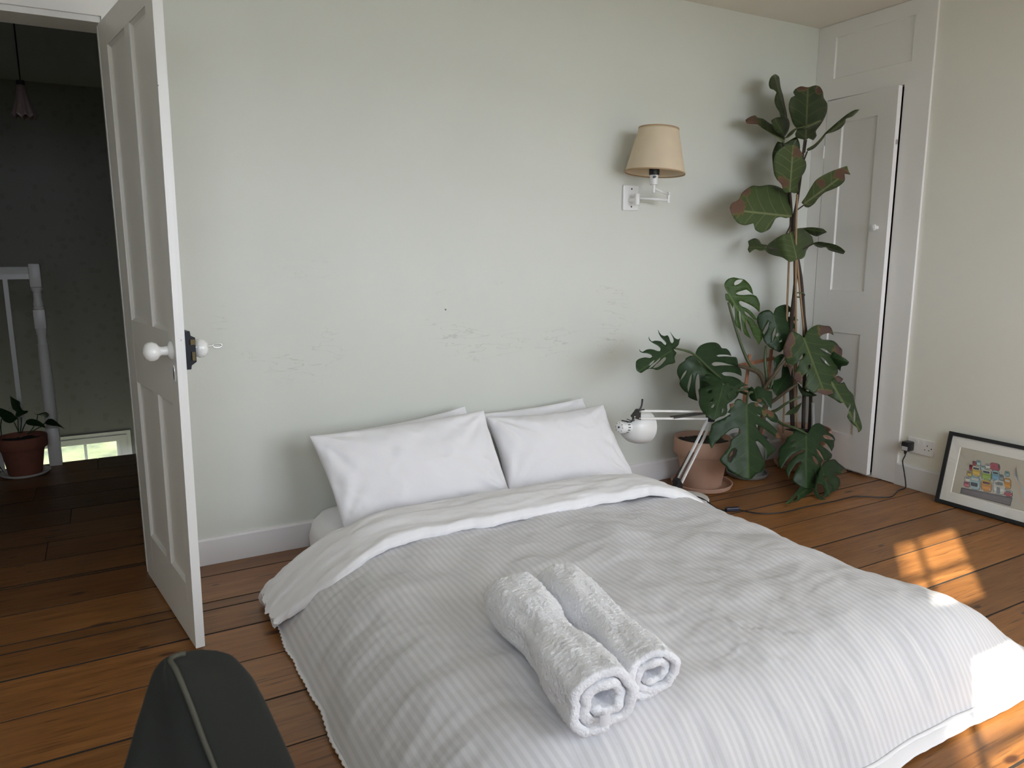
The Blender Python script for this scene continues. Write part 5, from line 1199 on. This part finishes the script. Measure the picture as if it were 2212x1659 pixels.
# ---------------------------------------------------------------- velvet chair, close to the camera
ca = thing('velvet_chair', 'dark grey-green velvet chair back rising in the near left foreground', 'chair', (-0.05, 0.85, 0))
rows = [(1406,415,421,466),(1413,380,386,489),(1424,358,369,505),(1445,340,381,525),(1480,327,396,547),(1530,312,416,571),(1590,295,438,598),(1659,275,465,626),(1740,252,494,655),(1830,238,520,682),(1930,232,545,705)]
secs = []
for y, l, s_, r in rows:
    k = min(1.0, (y-1403)/60.0)
    Yc = 1.05 - 0.00012*(y-1406)
    pts4 = [Vector(at(s_, y, Y=Yc-0.045*k)), Vector(at(r-0.12*(r-s_), y, Y=Yc-0.012*k)), Vector(at(r, y, Y=Yc+0.02*k)), Vector(at((l+r)/2, y, Y=Yc+0.075*k)), Vector(at(l, y, Y=Yc+0.01*k)), Vector(at(l+0.25*(s_-l), y, Y=Yc-0.018*k))]
    n4 = len(pts4); ring = []
    for i in range(n4):
        q0, q1, q2, q3 = pts4[i-1], pts4[i], pts4[(i+1) % n4], pts4[(i+2) % n4]
        for j in range(8):
            t = j/8; ring.append(0.5*((2*q1)+(q2-q0)*t+(2*q0-5*q1+4*q2-q3)*t*t+(3*q1-q0-3*q2+q3)*t**3))
    secs.append(ring)
m_ = len(secs[0]); fine = []
for j in range(m_):
    fine.append(catmull([sec[j] for sec in secs], 5))
nr = len(fine[0]); vs = [fine[j][i] + Vector((0.0015,0.0015,0))*fbm(j*0.3, i*0.12, 2.0, 2) for i in range(nr) for j in range(m_)]
fs = [(i*m_+j, i*m_+(j+1) % m_, (i+1)*m_+(j+1) % m_, (i+1)*m_+j) for i in range(nr-1) for j in range(m_)]
c0 = sum(vs[:m_], Vector((0,0,0)))/m_ + Vector((0,0,0.002)); vs.append(c0); fs += [(j, (j+1) % m_, len(vs)-1) for j in range(m_)]
fs.append(tuple((nr-1)*m_+j for j in range(m_)))
MB().add(vs, fs).build('backrest', M_VELVET, ca, smooth=True)
MB().tube([fine[0][i] + Vector((-0.0008,-0.0028,0.0006)) for i in range(3, nr)], 0.0036, 8).build('piping', M_PIPING, ca, smooth=True)
DU, DN, SCN = Vector((0,1,0)), Vector((1,0,0)), Vector((0.08, 0.83, 0))
seat = MB().bbox(-0.26, 0.26, -0.24, 0.24, 0.33, 0.44, 0.03)
seat.v = [tuple(Vector((SCN.x, SCN.y, 0)) + DN*v[0]*0.9 - DU*v[1]*0.0 + DU*(v[1]*0.85) + Vector((0,0,v[2]))) for v in seat.v]
seat.build('seat', M_VELVET, ca, smooth=True)
for i in (-1, 1):
    for j in (-1, 1):
        p = Vector((SCN.x, SCN.y, 0)) + DN*0.18*i + DU*0.15*j
        MB().tube([p+Vector((0,0,0.34)), p+DN*0.02*i+DU*0.02*j+Vector((0,0,0.0))], [0.017,0.011], 12).build('leg', M_BLACK, ca, smooth=True)

# ---------------------------------------------------------------- landing plants
HP = (-0.472, 5.083)
saucer('plant_saucer', 'white saucer under the dark clay pot on the landing', HP, 0.128, M_CERAM, 0.022)
hp = thing('potted_house_plant', 'leafy plant in a dark clay pot on the landing by the newel post', 'plant', (*HP, 0.009))
MB().lathe([(r, z+0.009) for r, z in pot_profile(0.128, 0.225, 0.086, 0.07)], (*HP, 0), n=48).build('pot', M_TERRAD, hp, angle=40)
soil(hp, HP, 0.112, 0.205)
C7 = (0, 840, 320/2212)
HL = lambda *a, **k: leaf(hp, *a, step=2.2, **k)
HL(M_HLEAF, C7, [(150,106),(210,145),(295,195),(300,250),(342,322),(418,325),(415,350),(340,388),(260,425),(228,402),(240,340),(190,300),(165,220)], (300,420), (152,110), 5.08, 5.06, 0.08, 0.03)
HL(M_HLEAF, C7, [(0,288),(100,320),(180,360),(232,412),(285,440),(240,462),(190,500),(140,512),(60,482),(20,430),(-30,380),(-20,320)], (280,440), (-20,330), 5.06, 4.98, 0.08, 0.03)
HL(M_HLEAF, C7, [(388,480),(440,450),(520,455),(600,490),(660,540),(682,587),(600,562),(500,550),(420,535),(384,510)], (384,500), (680,585), 5.05, 5.0, 0.1, 0.02)
HL(M_HLEAF, C7, [(498,363),(560,380),(640,355),(690,350),(732,385),(720,412),(640,432),(610,405),(570,396)], (560,390), (730,390), 5.10, 5.12, 0.2)
HL(M_HLEAF, C7, [(663,510),(720,450),(780,450),(840,490),(900,540),(972,602),(880,562),(780,550),(720,540),(680,522)], (668,512), (970,600), 5.06, 5.0, 0.2)
for pts in ([(25,450,5.0),(10,560,5.03),(20,690,5.08)], [(210,498,5.05),(255,590,5.07),(285,660,5.08)], [(268,450,5.06),(272,560,5.07),(280,660,5.08)], [(322,420,5.08),(318,530,5.08),(300,660,5.08)], [(386,505,5.05),(350,580,5.07),(320,660,5.08)], [(562,392,5.10),(545,480,5.10),(480,600,5.09),(400,680,5.08)], [(668,512,5.06),(620,560,5.07),(560,590,5.08),(420,670,5.08)]):
    MB().tube([at(C7[0]+x*C7[2], C7[1]+y*C7[2], Y=Y) for x, y, Y in pts], 0.0028, 6, smooth=5).build('leaf_stalk', M_HLEAF, hp, smooth=True)
sp = thing('strap_leaf_plant', 'small spiky dark plant at the left edge of the landing', 'plant', (-0.78, 4.98, 0))
MB().lathe(pot_profile(0.085, 0.14, 0.06, 0.04), (-0.78, 4.98, 0), n=36).build('pot', M_TERRAD, sp, angle=40)
soil(sp, (-0.78, 4.98), 0.070, 0.125)
rnd = random.Random(4)
for k in range(14):
    a = -0.9+2.6*k/13 if k < 9 else rnd.uniform(0, 6.28); L = 0.19+0.06*rnd.random(); p0 = Vector((-0.78, 4.98, 0.125)); d = Vector((math.cos(a), math.sin(a)*0.9, 0)); s_ = Vector((-d.y, d.x, 0)); h = rnd.uniform(0.05, 0.15)
    def blade(u, v, p0=p0, d=d, s_=s_, L=L, h=h):
        w = 0.011*math.sin(math.pi*min(1, 0.12+u*0.88))
        return p0 + d*(L*u) + Vector((0,0,4*h*u*(1-u)-0.10*u*u)) + s_*(w*(v-0.5)*2)
    MB().grid(blade, 10, 2).build('leaf', M_HLEAF, sp, smooth=True)
